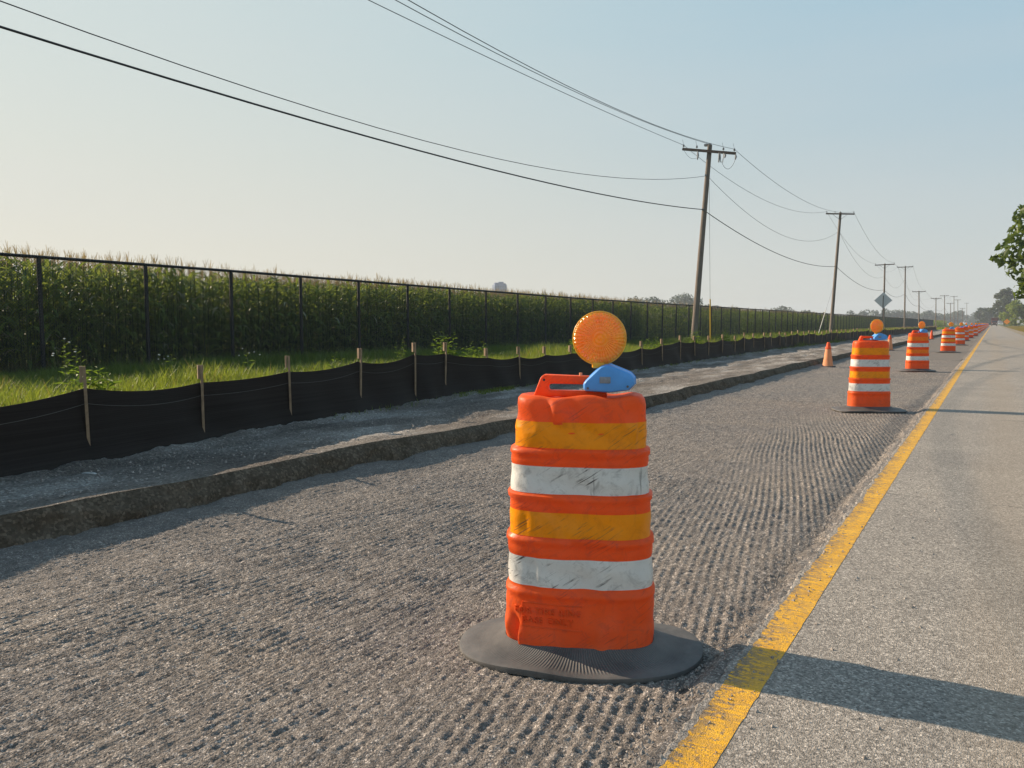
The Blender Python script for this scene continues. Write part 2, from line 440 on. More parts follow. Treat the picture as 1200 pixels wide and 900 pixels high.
    MT['armwood'] = simple('dark_crossarm_wood', (.06, .05, .045), .85, var=.3, scale=6)
    MT['porcelain'] = simple('grey_insulator', (.16, .17, .18), .3, var=.1)
    MT['cable'] = simple('black_cable', (.02, .02, .022), .6, var=.1)
    MT['alu'] = simple('weathered_aluminium_cable', (.10, .105, .11), .5, var=.1)
    MT['guardyellow'] = simple('yellow_guy_guard', (.60, .38, .05), .5)
    MT['guardwhite'] = simple('pale_guy_guard', (.62, .60, .55), .5)
    MT['signback'] = simple('bare_aluminium_sign_back', (.55, .58, .60), .55, .0, var=.1)
    MT['signpost'] = simple('galvanised_sign_post', (.11, .11, .11), .6)
    MT['pebble'] = simple('loose_stone', (.30, .27, .24), .8, var=.5, scale=40, obj=False)
    MT['palestone'] = simple('pale_stone', (.42, .41, .39), .8, var=.2, scale=30, bump=.5)
    MT['white'] = simple('white_paint', (.75, .75, .72), .5)
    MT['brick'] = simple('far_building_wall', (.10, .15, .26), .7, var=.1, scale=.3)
    MT['glass'] = simple('dark_window_glass', (.05, .07, .10), .15, var=.1)
    MT['truckred'] = simple('faded_red_truck_paint', (.10, .035, .030), .5, var=.15)
    MT['truckdark'] = simple('dark_truck_trim', (.03, .03, .03), .5)
    MT['signorange'] = simple('orange_sign_sheeting', (.85, .28, .03), .45)
    MT['flower'] = simple('white_flower_petals', (.75, .75, .70), .8)
make_materials()

# ------------------------------------------------------------------ camera
CAMH = 1.2
yaw = R(31.948408883); pit = R(4.510658566)
f = Vector((-math.sin(yaw)*math.cos(pit), math.cos(yaw)*math.cos(pit), -math.sin(pit)))
r = Vector((math.cos(yaw), math.sin(yaw), 0)); u = r.cross(f)
cam = bpy.data.cameras.new('camera'); cam.lens = 27; cam.sensor_width = 36; cam.clip_end = 8000; cam.clip_start = .05
co = link(bpy.data.objects.new('camera', cam)); co.location = (0, 0, CAMH)
co.matrix_world = Matrix(((r.x, u.x, -f.x, 0), (r.y, u.y, -f.y, 0), (r.z, u.z, -f.z, CAMH), (0, 0, 0, 1)))
S.camera = co

# ------------------------------------------------------------------ light and air
SUN_EL, SUN_AZ = 25.5, 264.5
SKYG, SKYT = .42, (1.75, 1.62, 1.50)      # azimuth clockwise from +Y
w = bpy.data.worlds.new('World'); S.world = w; w.use_nodes = True
sky = w.node_tree.nodes.new('ShaderNodeTexSky'); sky.sky_type = 'NISHITA'; sky.sun_disc = False
sky.sun_elevation = R(SUN_EL); sky.sun_rotation = R(SUN_AZ)
sky.air_density = 1.0; sky.dust_density = 1.2; sky.ozone_density = 1.0; sky.altitude = 0
# hazy summer air: the Nishita sky flattened and veiled by a soft gradient (warm towards the sun, blue away and up)
def build_sky():
    t = w.node_tree; N = t.nodes; L = t.links
    def mixc(fac, a_, b_, mode='MIX'):
        n = N.new('ShaderNodeMix'); n.data_type = 'RGBA'; n.blend_type = mode
        for i_, v_ in ((0, fac), (6, a_), (7, b_)):
            if isinstance(v_, float): n.inputs[i_].default_value = v_
            elif isinstance(v_, tuple): n.inputs[i_].default_value = (*[c_*SKYK for c_ in v_], 1) if i_ else v_
            else: L.new(v_, n.inputs[i_])
        return n.outputs[2]
    gm = N.new('ShaderNodeGamma'); gm.inputs[1].default_value = .42; L.new(sky.outputs[0], gm.inputs[0])
    tn = N.new('ShaderNodeMix'); tn.data_type = 'RGBA'; tn.blend_type = 'MULTIPLY'; tn.inputs[0].default_value = 1; tn.inputs[7].default_value = (1.45, 1.5, 1.5, 1)
    L.new(gm.outputs[0], tn.inputs[6])
    tc = N.new('ShaderNodeTexCoord'); sp = N.new('ShaderNodeSeparateXYZ'); L.new(tc.outputs['Generated'], sp.inputs[0])
    def mr(v_, a0, a1, b0=0., b1=1.):
        n = N.new('ShaderNodeMapRange'); n.interpolation_type = 'SMOOTHSTEP'; L.new(v_, n.inputs[0])
        for i_, q in enumerate((a0, a1, b0, b1)): n.inputs[i_+1].default_value = q
        return n.outputs[0]
    az_ = mr(sp.outputs[0], .15, -1.0); el = mr(sp.outputs[2], -.02, .42); ze = mr(sp.outputs[2], .35, 1.0)
    hor = mixc(az_, (.59, .625, .605), (.78, .715, .575)); up = mixc(az_, (.325, .555, .70), (.63, .73, .70))
    g = mixc(el, hor, up); g = mixc(ze, g, (.16, .33, .55))
    mp = N.new('ShaderNodeMapping'); mp.inputs['Scale'].default_value = (1.2, 1.2, 6); L.new(tc.outputs['Generated'], mp.inputs['Vector'])
    nz = N.new('ShaderNodeTexNoise'); nz.inputs['Scale'].default_value = 1.6; nz.inputs['Detail'].default_value = 4; L.new(mp.outputs[0], nz.inputs['Vector'])
    veil = mr(nz.outputs['Fac'], .35, .7, 0.0, .16)
    g = mixc(veil, g, (.70, .70, .68))
    out = mixc(.75, tn.outputs[2], g)
    L.new(out, N['Background'].inputs[0])
SKYK = 5.3
build_sky()
w.node_tree.nodes['Background'].inputs[1].default_value = .12
sd = bpy.data.lights.new('sun', 'SUN'); sd.energy = 5.0; sd.angle = R(.53); sd.color = (1, .80, .60)
so = link(bpy.data.objects.new('sun', sd))
az = R(SUN_AZ); d = Vector((math.sin(az)*math.cos(R(SUN_EL)), math.cos(az)*math.cos(R(SUN_EL)), math.sin(R(SUN_EL))))
so.rotation_euler = (-d).to_track_quat('-Z', 'Y').to_euler(); so.location = (-30, 0, 30)
S.view_settings.view_transform = 'Standard'; S.view_settings.look = 'None'; S.view_settings.gamma = 1
S.view_settings.exposure = 0.72

def build_haze():
    hb = MB(); x0, x1, y0, y1, z0, z1 = -1700, 900, -400, 2700, -2.0, 62
    hb.box(((x0+x1)/2, (y0+y1)/2, (z0+z1)/2), (x1-x0, y1-y0, z1-z0))
    m = bpy.data.materials.new('haze_air'); m.use_nodes = True; n = m.node_tree.nodes; n.clear()
    out = n.new('ShaderNodeOutputMaterial'); pv = n.new('ShaderNodeVolumePrincipled')
    pv.inputs['Color'].default_value = (.80, .88, .97, 1); pv.inputs['Density'].default_value = HAZE
    pv.inputs['Anisotropy'].default_value = .1
    m.node_tree.links.new(pv.outputs[0], out.inputs['Volume'])
    o = hb.build('haze', m); tag(o, 'thin pale haze filling the air over the fields and road', 'haze', kind='stuff')
HAZE = .00032
build_haze()

# ------------------------------------------------------------------ setting
BANKX = lambda Y: np.interp(Y, [-5, 2, 4.5, 7, 10, 14, 20, 400], [-4.5, -4.5, -4.52, -4.42, -4.16, -4.18, -4.32, -4.35]) + .015*np.sin(Y*.8) + .012*np.sin(Y*2.3+1)
def build_setting():
    # ground: one cross-section swept to the horizon
    prof = [(-1650, .03), (-60, .03), (-17, .05), (-8.2, .06), (-7.6, .0), (-7.2, -.4), (4.0, -.4), (4.4, -.12), (5.5, -.10), (9, -.25), (12, -.1), (60, 0), (850, 0)]
    ys = np.concatenate([np.linspace(-350, 0, 8), np.linspace(5, 200, 40), np.linspace(260, 2600, 12)])
    V = []; 
    for y in ys:
        for x, z in prof: V.append((x, y, z))
    n = len(prof); i = (np.arange(n-1)[None]+np.arange(len(ys)-1)[:, None]*n).reshape(-1)
    o = mesh_np('ground', V, np.stack([i, i+1, i+1+n, i+n], -1), MT['ground']); tag(o, kind='structure')
    # milled surface: real grooves near the camera
    def milled_z(X, Y, amp=1.0):
        al = R(12.0)+.05*np.sin(Y*.35)
        q1 = X*math.cos(R(12))+Y*math.sin(R(12))+.010*np.sin(Y*1.9)+.016*vn(X*2.2, Y*1.3)
        per = .044
        row = np.floor(q1/per+.5)
        q2 = -X*math.sin(R(40))+Y*math.cos(R(40))
        patch = fbm(X*.7+3, Y*.35+8, 3)
        right = sstep(-2.3, -1.2, X+.25*(fbm(X*.8, Y*.5+3, 2)-.5)+.03*(Y-3))
        ga = .0092*(.55+.8*sstep(.35, .62, patch))*(1+.35*sstep(4, 9, Y))
        crest = (.5+.5*np.cos(2*np.pi*q1/per))**1.5
        broken = .35+.65*sstep(.25, .65, vn(Y*19+row*5.7, row*3.3))
        g = crest*ga*broken*(.85+.22*np.cos(2*np.pi*q2/.061+row*.9))*right
        q3 = X+.012*np.sin(Y*1.3)+.03*vn(X*1.1, Y*.5); row3 = np.floor(q3/.0225+.5)
        c3 = (.5+.5*np.cos(2*np.pi*q3/.0225))**1.2
        b3 = .40+.6*sstep(.2, .8, vn(Y*8+row3*7.3, row3*2.7))
        g = g+c3*b3*.0080*(.88+.18*sstep(.3, .6, patch))*(1-right*.85)*(.35+.65*sstep(-4.4, -3.2, X))
        g = g+.0007*np.sin(2*np.pi*X/.0165)*(.3+vn(X*9, Y*6))
        rough = (fbm(X*75, Y*50, 3, .65)-.5)*.0095 + (vn(X*140, Y*120)-.5)*.006
        seam = sum(-.005*np.exp(-((Y+.25*X-s0)/.012)**2)*sstep(.4, .5, vn(X*1.5, Y*0+s0)) for s0 in (5.2, 7.9, 11.4, 16.0))
        z = -.063+g+rough+seam
        z = z+(fbm(X*1.3, Y*.6, 3)-.5)*.018
        # dirt fillet against the bank
        bx = BANKX(Y)
        z = z + .05*sstep(.55, .0, X-bx)*(.5+fbm(X*5, Y*4, 3)) + .01*sstep(1.0, .2, X-bx)*fbm(X*9, Y*7, 3)
        # broken edge of the old lane
        e = -.775+.035*(fbm(Y*2.2, X*0+4, 3)-.5)+.03*(vn(Y*11, Y*0+9)-.5)
        t = sstep(-.075, .02, X-e+.04*(fbm(X*14, Y*9, 3)-.5))
        z = z*(1-t)+(-.006+(fbm(X*60, Y*60, 2)-.5)*.006)*t
        return z
    parts = []
    def strip(x0, x1, dx, y0, y1, dy):
        xs = np.arange(x0, x1+dx*.5, dx); ys_ = np.arange(y0, y1+dy*.5, dy)
        parts.append(grid_mesh('m', xs, ys_, lambda X, Y: milled_z(X, Y), None))
    strip(-5.0, -.70, .014, -4.0, .9, .025)
    strip(-5.0, -.70, .0075, .9, 6.0, .010)
    strip(-5.0, -.70, .010, 6.0, 13.0, .022)
    strip(-5.0, -.70, .016, 13.0, 30.0, .06)
    V = []; F = []; off = 0
    for v, fc in parts: V.append(v); F.append(fc+off); off += len(v)
    o = mesh_np('milled_road_surface', np.concatenate(V), np.concatenate(F), MT['milled'], smooth=True); tag(o, kind='structure')
    def far(X, Y): return -.058+.05*sstep(.5, .0, X-BANKX(Y)) + .054*sstep(-.86, -.76, X+.03*np.sin(Y*3))
    ys2 = np.concatenate([np.arange(30, 120, .5), np.arange(120, 1200, 5)])
    xs2 = np.array([-5, -4.8, -4.6, -4.4, -4, -3, -2, -1.2, -.9, -.86, -.82, -.78, -.70])
    v, fc = grid_mesh('', xs2, ys2, far, None)
    o = mesh_np('milled_road_far', v, fc, MT['milled_far'], smooth=True); tag(o, kind='structure')
    v, fc = grid_mesh('', xs2, np.arange(-40, -3.9, .5), far, None)
    o = mesh_np('milled_road_behind', v, fc, MT['milled_far'], smooth=True); tag(o, kind='structure')
    # old lane: ragged left edge
    ys3 = np.concatenate([np.arange(-40, .8, 1.), np.arange(.8, 14, .012), np.arange(14, 40, .06), np.arange(40, 200, 1.), np.arange(200, 1250, 15)])
    ed = -.742+.014*(fbm(ys3*6, ys3*0+1, 3)-.5)*2+.012*(vn(ys3*30, ys3*0+2)-.5)
    cols = [ed, ed+.012, np.full_like(ed, -.6), np.full_like(ed, .5), np.full_like(ed, 1.5), np.full_like(ed, 2.62)]
    zc = [-.010, 0, 0, .004, .004, -.01]
    V = np.stack([np.stack([c, ys3, np.full_like(ed, z)], -1) for c, z in zip(cols, zc)], 1).reshape(-1, 3)
    n = len(cols); i = (np.arange(n-1)[None]+np.arange(len(ys3)-1)[:, None]*n).reshape(-1)
    o = mesh_np('road', V, np.stack([i, i+1, i+1+n, i+n], -1), MT['road']); tag(o, kind='structure')
    # yellow line
    le = -.712+.014*(fbm(ys3*9, ys3*0+5, 3)-.5)*2+.010*(vn(ys3*40, ys3*0+7)-.5); re = -.592+.004*(vn(ys3*20, ys3*0+3)-.5)
    V = np.stack([np.stack([c, ys3, np.full_like(le, .0014)], -1) for c in (le, (le+re)/2, re)], 1).reshape(-1, 3)
    n = 3; i = (np.arange(n-1)[None]+np.arange(len(ys3)-1)[:, None]*n).reshape(-1)
    o = mesh_np('yellow_road_marking', V, np.stack([i, i+1, i+1+n, i+n], -1), MT['yellow']); tag(o, kind='structure')
    # right verge
    ysv = np.concatenate([np.arange(-40, 200, 1.), np.arange(200, 1250, 15)])
    xsv = np.array([2.6, 2.9, 3.4, 3.9, 4.5])
    v, fc = grid_mesh('', xsv, ysv, lambda X, Y: -.02-.05*(X-2.6)+.02*(fbm(X*3, Y*2, 3)-.5)-.03*(X > 4.2), None)
    o = mesh_np('roadside_gravel_verge', v, fc, MT['verge'], smooth=True); tag(o, kind='structure')
    # cut bank + gravel shelf
    ys4 = np.concatenate([np.arange(-40, -3, .3), np.arange(-3, 14, .03), np.arange(14, 40, .1), np.arange(40, 400, 2), np.arange(400, 1200, 20)])
    tt = np.linspace(0, 1, 12)
    bx = BANKX(ys4)
    rows = []
    for t in tt:
        y = ys4
        ero = (fbm(y*3.2, t*2+y*0, 4)-.5)*.11 + (fbm(y*16, t*2+y*0, 3)-.5)*.05 + (vn(y*45, t*5+y*0)-.5)*.02
        h = .185+.02*(fbm(y*.8, y*0+2, 3)-.5)*2
        x = bx+.05-.07*t-.05*t**3+ero*(.35+.65*math.sin(math.pi*min(1, t*1.1)))
        z = -.085+(h+.045)*t**.85
        rows.append(np.stack([x, y, z], -1))
    last = rows[-1]
    V = np.stack(rows, 1).reshape(-1, 3); n = len(tt)
    i = (np.arange(n-1)[None]+np.arange(len(ys4)-1)[:, None]*n).reshape(-1)
    o = mesh_np('cut_soil_bank', V, np.stack([i, i+n, i+1+n, i+1], -1), MT['bank'], smooth=True); tag(o, kind='structure')
    s = np.concatenate([[0, .012, .03, .06], np.linspace(.1, 1, 46)])
    rows = []
    for k, t in enumerate(s):
        x = last[:, 0]*(1-t) + (-8.2)*t
        y = ys4
        b = sstep(0, .06, t)
        z = last[:, 2]+.0*t + b*((fbm(x*2.1, y*.9, 4)-.5)*.05+(fbm(x*9, y*6, 3)-.5)*.042+(fbm(x*26, y*24, 2)-.5)*.022)
        # wheel ruts
        z = z-.022*np.exp(-((x+5.05+.05*np.sin(y*.7))/.09)**2)-.018*np.exp(-((x+5.42)/.07)**2)
        fxx = np.interp(y, [-5, 2.5, 5.45, 8, 15, 32, 400], [-5.3, -5.6, -6.1, -6.5, -6.7, -7.4, -7.4])
        z = z+.045*np.exp(-((x-fxx-.10)/.09)**2)*(.3+1.2*fbm(x*6, y*5, 3))
        z = z-(z-.09)*sstep(.7, 1, t)*.8
        z = z - .05*sstep(.85, 1, t)
        rows.append(np.stack([x, y, z], -1))
    V = np.stack(rows, 1).reshape(-1, 3); n = len(s)
    i = (np.arange(n-1)[None]+np.arange(len(ys4)-1)[:, None]*n).reshape(-1)
    o = mesh_np('gravel_shelf', V, np.stack([i, i+n, i+1+n, i+1], -1), MT['shelf'], smooth=True); tag(o, kind='structure')
    # loose crumbs of asphalt and stone
    N = 9000
    yy = 1.2+13*rng.random(N)**1.5
    kind = rng.random(N)
    xx = np.where(kind < .45, -4.6+3.75*rng.random(N), np.where(kind < .75, -.83+.09*rng.standard_normal(N)*.6, -4.75-1.2*rng.random(N)))
    sz = np.where(kind < .75, .0022+.004*rng.random(N)**2, .004+.009*rng.random(N)**3)
    sz = np.where((kind > .45) & (kind < .75), sz*1.6, sz)
    spill = (kind > .45) & (kind < .50); xx = np.where(spill, -.73+.55*rng.random(N)**2.2, np.minimum(xx, -.735))
    zz = np.where(kind < .45, -.054, np.where(kind < .75, np.interp(xx, [-.86, -.76, -.735, -.73], [-.052, .0, .0, .004]), .155))
    t = np.array([[1, 0, -.4], [-.5, .9, -.4], [-.5, -.9, -.4], [0, 0, .8], [.3, .5, .5]])
    ro = rng.random(N)*6.283; c, s_ = np.cos(ro), np.sin(ro)
    B = t[None]*sz[:, None, None]*(.7+.6*rng.random((N, 5, 1)))
    X = B[..., 0]*c[:, None]-B[..., 1]*s_[:, None]; Y = B[..., 0]*s_[:, None]+B[..., 1]*c[:, None]
    V = np.stack([X+xx[:, None], Y+yy[:, None], B[..., 2]+zz[:, None]], -1).reshape(-1, 3)
    fb = np.array([[0, 1, 4], [1, 3, 4], [3, 0, 4], [1, 2, 3], [2, 0, 3], [0, 2, 1]])
    F = (fb[None]+np.arange(N)[:, None, None]*5).reshape(-1, 3)
    o = mesh_np('loose_gravel', V, F, MT['pebble']); tag(o, 'loose crumbs of broken asphalt and stone scattered over the milled road', 'gravel', kind='stuff')
build_setting()

# ------------------------------------------------------------------ traffic drums
def super_r(th, a, b, n=3.1):
    c, s = abs(math.cos(th)), abs(math.sin(th))
    k = ((c/a)**n+(s/b)**n)**(-1/n)
    return k*math.cos(th), k*math.sin(th)
PROF = [(.055, .287, .153), (.20, .283, .150), (.243, .281, .148), (.250, .286, .153), (.264, .286, .153), (.271, .276, .144), (.284, .2745, .143),
        (.396, .271, .140), (.402, .273, .142), (.440, .273, .142), (.448, .279, .148), (.463, .279, .148), (.470, .266, .137), (.567, .263, .134), (.573, .265, .136), (.602, .265, .136), (.610, .271, .142), (.625, .271, .142), (.632, .258, .130),
        (.737, .255, .128), (.743, .257, .130), (.770, .256, .130), (.778, .262, .136), (.792, .262, .136), (.800, .247, .123), (.901, .243, .120), (.960, .241, .118), (.980, .237, .115), (.992, .227, .106), (.997, .21, .092), (.992, .19, .078), (.990, .12, .05)]
def prof_at(z):
    for (z0, a0, b0), (z1, a1, b1) in zip(PROF, PROF[1:]):
        if z0 <= z <= z1: 
            t = (z-z0)/(z1-z0+1e-9); return a0+(a1-a0)*t, b0+(b1-b0)*t
    return PROF[0][1:] if z < .1 else PROF[-1][1:]
def drum_pt(th, z, a, b, hero, off=0.0):
    x, y = super_r(th, a+off, b+off)
    if hero:
        L = math.hypot(x, y); nx, ny = x/L, y/L
        d = 0.0
        def dent(cx, cz, sx, sz, amp, front=True):
            if front and y > 0: return 0
            return amp*math.exp(-((x-cx)/sx)**2-((z-cz)/sz)**2)
        low = max(0, 1-(z-.05)/.2)
        # crumpled lower left corner
        d += dent(-.238, .10, .016, .045, -.045) + dent(-.262, .115, .012, .04, .014) + dent(-.212, .085, .010, .045, .012)
        d += dent(-.25, .15, .012, .03, -.012) + dent(.05, .075, .035, .03, -.010) + dent(.085, .11, .014, .03, .004) + dent(.12, .10, .02, .05, -.007)
        d += dent(.02, .285, .045, .07, -.012) + dent(.09, .30, .02, .06, .007) + dent(-.14, .36, .02, .07, .007) + dent(.19, .15, .03, .09, -.014) + dent(-.17, .30, .03, .08, -.008) + dent(-.20, .52, .02, .05, -.010) + dent(.2, .68, .012, .12, -.006) + dent(.225, .86, .010, .09, -.008) + dent(.205, .86, .008, .09, .004) + dent(-.05, .70, .09, .05, -.006)
        d += .0045*math.sin(th*5+z*7)*low + .003*math.sin(th*9-z*15)*low
        # dented shoulder
        if z > .86:
            d += dent(-.13, .955, .03, .04, -.020) + dent(-.07, .95, .025, .05, .006) + dent(-.03, .96, .03, .03, -.012) + dent(.06, .95, .05, .03, .003) + dent(.2, .95, .02, .03, -.006)
            d += .0025*math.sin(x*60+z*40)
        d += .0022*math.sin(x*17+z*9)+.0015*math.sin(x*31-z*22)
        d += .0035*math.sin(x*23+z*31)*math.sin(z*27-x*11)
        x += nx*d; y += ny*d*1.0
    return x, y
def drum_z(x, z, hero):
    if hero and z > .9: return z-.012*math.exp(-((x+.10)/.05)**2)-.006*math.exp(-((x-.12)/.06)**2)+.003*math.sin(x*40)
    return z
def shell(name, zs, off, mat, parent, hero, nt, cap=False):
    m = MB(); rows = []
    for z in zs:
        a, b = prof_at(z)
        if isinstance(z, tuple): pass
        rows.append([(*drum_pt(2*math.pi*k/nt+.001, z, a, b, hero, off), 0) for k in range(nt)])
        rows[-1] = [(x, y, drum_z(x, z, hero)) for x, y, _ in rows[-1]]
    vs = [v for rw in rows for v in rw]; fs = []
    for i in range(len(zs)-1):
        for k in range(nt):
            k2 = (k+1) % nt; fs.append((i*nt+k, i*nt+k2, (i+1)*nt+k2, (i+1)*nt+k))
    m.add(vs, fs)
    o = m.build(name, mat, parent, smooth=True, auto=50)
    return o
def body_mesh(parent, hero, nt):
    m = MB(); zs = []
    for i, (z, a, b) in enumerate(PROF):
        zs.append((z, a, b))
        if hero and i < len(PROF)-1:
            z1, a1, b1 = PROF[i+1]; k = int(abs(z1-z)/.012)
            for j in range(1, k): t = j/k; zs.append((z+(z1-z)*t, a+(a1-a)*t, b+(b1-b)*t))
    vs = []; fs = []
    for z, a, b in zs:
        for k in range(nt):
            x, y = drum_pt(2*math.pi*k/nt+.001, z, a, b, hero); vs.append((x, y, drum_z(x, z, hero)))
    for i in range(len(zs)-1):
        for k in range(nt):
            k2 = (k+1) % nt; fs.append((i*nt+k, i*nt+k2, (i+1)*nt+k2, (i+1)*nt+k))
    fs.append(list(range((len(zs)-1)*nt, len(zs)*nt)))
    m.add(vs, fs)
    return m.build('drum_body', MT['orange'], parent, smooth=True, auto=60)

def make_drum(hero, bandA, square=False):
    root = empty('traffic_drum')
    nt = 200 if hero else 40
    body_mesh(root, hero, nt)
    for z0, z1, mt in ((.286, .394, 'whiteband'), (.472, .565, bandA), (.634, .735, 'whiteband'), (.803, .899, bandA)):
        k = 12 if hero else 2
        shell('reflective_band', [z0+(z1-z0)*j/k for j in range(k+1)], .0012, MT[mt], root, hero, nt)
    # rubber ring
    m = MB(); n = 120 if hero else 36
    prof = [(.585, .004), (.575, .060), (.592, .068), (.62, .062), (.70, .043), (.82, .029), (.93, .022), (.978, .021), (.995, .019), (1.0, .012), (.995, 0.0), (.75, 0.0)]
    vs = []; fs = []
    for rr, z in prof:
        for k in range(n):
            th = 2*math.pi*k/n
            a, b = .470, .290
            if square: x, y = super_r(th, a*1.02, b, 4.5)
            else: x, y = super_r(th, a, b, 2.15)
            t = (rr-.585)/.415
            xi, yi = super_r(th, .281, .150, 3)
            x = xi+(x-xi)*t; y = yi+(y-yi)*t
            zz = z+(.006*math.sin(th*3+1)+.004*math.sin(th*5))*t*(1 if z > .002 else .6)
            if hero: zz += .012*max(0, math.cos(th-.3))**3*t
            zz = max(zz, .0+z*.2)
            vs.append((x, y, zz))
    for i in range(len(prof)-1):
        for k in range(n):
            k2 = (k+1) % n; fs.append((i*n+k, i*n+k2, (i+1)*n+k2, (i+1)*n+k))
    m.add(vs, fs); m.build('rubber_ring', MT['rubber'], root, smooth=True, auto=50)
    # handle: a flat loop moulded on the lid
    m = MB()
    outer = [(-.178, .985), (-.150, 1.058), (-.138, 1.068), (-.02, 1.064), (.07, 1.062), (.085, 1.05), (.10, .985)]
    inner = [(-.118, 1.008), (-.122, 1.026), (-.112, 1.034), (-.02, 1.033), (.04, 1.032), (.048, 1.026), (.045, 1.006)]
    n = len(outer); y0, y1 = -.028, .022
    vs = [(x, y0, z) for x, z in outer]+[(x, y0, z) for x, z in inner]+[(x, y1, z) for x, z in outer]+[(x, y1, z) for x, z in inner]
    fs = []
    for i in range(n):
        j = (i+1) % n
        fs += [(i, j, n+j, n+i), (2*n+i, 3*n+i, 3*n+j, 2*n+j), (i, 2*n+i, 2*n+j, j), (n+i, n+j, 3*n+j, 3*n+i)]
    m.add(vs, fs); m.build('handle', MT['orange'], root, smooth=True, bevel=.006, auto=60)
    if hero:
        m = MB(); m.tube([(-.137, -.0285, 1.048), (-.137, -.0295, 1.048)], .005, 10); m.build('bolt_hole', MT['truckdark'], root)
        m = MB(); m.tube([(.0, -.01, 1.062), (.0, -.01, 1.075)], .006, 8); m.build('bolt_stub', MT['conepale'], root)
    # warning light: case, button, lens
    m = MB()
    P = [(681.4,456.6),(681.4,450.5),(684.4,446.8),(702,430.3),(708,428.4),(714,428.7),(738,438),(742.5,443),(743,450.5),(736,458),(712.6,461),(684,459.6)]
    k = .00313
    poly = [((x-679)*k+.004, 1.108-(y-428.7)*k*1.02) for x, y in P]
    ny = 5
    n = len(poly); cx = sum(p[0] for p in poly)/n; cz = sum(p[1] for p in poly)/n
    vs = []; fs = []
    for yy, sc in ((-.075, .93), (-.060, .99), (-.03, 1.0), (.03, 1.0), (.06, .98), (.07, .93)):
        for x, z in poly: vs.append((cx+(x-cx)*sc, yy, cz+(z-cz)*sc))
    for i in range(5):
        for q in range(n): q2 = (q+1) % n; fs.append((i*n+q, i*n+q2, (i+1)*n+q2, (i+1)*n+q))
    fs.append(list(range(n))[::-1]); fs.append(list(range(5*n, 6*n)))
    m.add(vs, fs); case = m.build('warning_light_case', MT['blue'], root, smooth=True, bevel=.004 if hero else 0, auto=50)
    if hero:
        m = MB(); ring = [(cx+(x-cx)*1.006, -.012, cz+(z-cz)*1.006) for x, z in poly]; m.tube(ring+[ring[0], ring[1]], .0022, 6); m.build('case_seam', MT['blue'], case, smooth=True)
        for q in ((.03, 1.022), (.175, 1.03)):
            m = MB(); m.tube([(q[0], -.0745, q[1]), (q[0], -.0775, q[1])], .0045, 8); m.build('case_screw', MT['signpost'], case)
    m = MB(); m.box((.093, -.076, 1.053), (.040, .006, .024), bev=.0025); m.build('button', MT['greybutton'], case, smooth=True)
    # lens: built about its own centre
    lx, lz = .070, 1.205
    m = MB(); Mx = Matrix.Rotation(R(90), 3, 'X'); nn = 64 if hero else 24
    m.lathe([(.006, -.020), (.020, -.0195), (.024, -.0165), (.050, -.0165), (.075, -.0145), (.090, -.0105), (.096, -.005), (.096, .005), (.090, .0085), (.075, .0105), (.035, .012), (.01, .012)], nn, (0, 0, 0), Mx)
    lens = m.build('lens', MT['lens'], case, smooth=True, auto=70); lens.location = (lx, -.02, lz); lens.rotation_euler = (0, 0, R(11))
    m = MB(); m.tube([(.0975*math.cos(2*math.pi*k/nn), 0, .0975*math.sin(2*math.pi*k/nn)) for k in range(nn+2)], .0038, 8, cap=False)
    m.box((-.005, .0, -.100), (.045, .018, .022), bev=.004)
    rim = m.build('lens_rim', MT['lensrim'], case, smooth=True, auto=50); rim.location = (lx, -.02, lz); rim.rotation_euler = (0, 0, R(11))
    if hero:
        # moulded panel and words on the lower skirt
        for body, zc in (('FOR TIRE RING', .185), ('BASE ONLY', .150)):
            cu = bpy.data.curves.new('moulded_words', 'FONT'); cu.body = body; cu.size = .034; cu.extrude = .0052; cu.align_x = 'CENTER'; cu.space_character = 1.12
            t = bpy.data.objects.new('t', cu); COL.objects.link(t)
            dg = bpy.context.evaluated_depsgraph_get(); dg.update()
            me = bpy.data.meshes.new_from_object(t.evaluated_get(dg)); bpy.data.objects.remove(t)
            bm = bmesh.new(); bm.from_mesh(me); bmesh.ops.triangulate(bm, faces=bm.faces[:])
            for v in bm.verts:
                X = v.co.x-.110; Z = v.co.y+zc; dpt = v.co.z
                best = None
                lo, hi = math.pi, 1.5*math.pi if X < 0 else 2*math.pi
                for q in range(30):   # angle on the front face with this x
                    mid = (lo+hi)/2; a, b = prof_at(Z); xx, yy = drum_pt(mid, Z, a, b, True)
                    if xx < X: lo = mid
                    else: hi = mid
                v.co = Vector((X, yy-.0005-dpt, Z))
            bm.to_mesh(me); bm.free(); me.materials.clear(); me.materials.append(MT['orange'])
            link(bpy.data.objects.new('moulded_lettering', me), root)
        m = MB()
        for (xa, za), (xb, zb) in (((-.205, .225), (-.205, .135)), ((-.205, .135), (.02, .132)), ((-.205, .225), (.02, .222))):
            pts = []
            for j in range(25):
                X = xa+(xb-xa)*j/24; Z = za+(zb-za)*j/24
                lo, hi = math.pi, 2*math.pi
                for q in range(30):
                    mid = (lo+hi)/2; a, b = prof_at(Z); xx, yy = drum_pt(mid, Z, a, b, True)
                    if xx < X: lo = mid
                    else: hi = mid
                pts.append((X, yy-.0002, Z))
            m.tube(pts, .0030, 6)
        m.build('moulded_frame', MT['orange'], root, smooth=True)
    return root

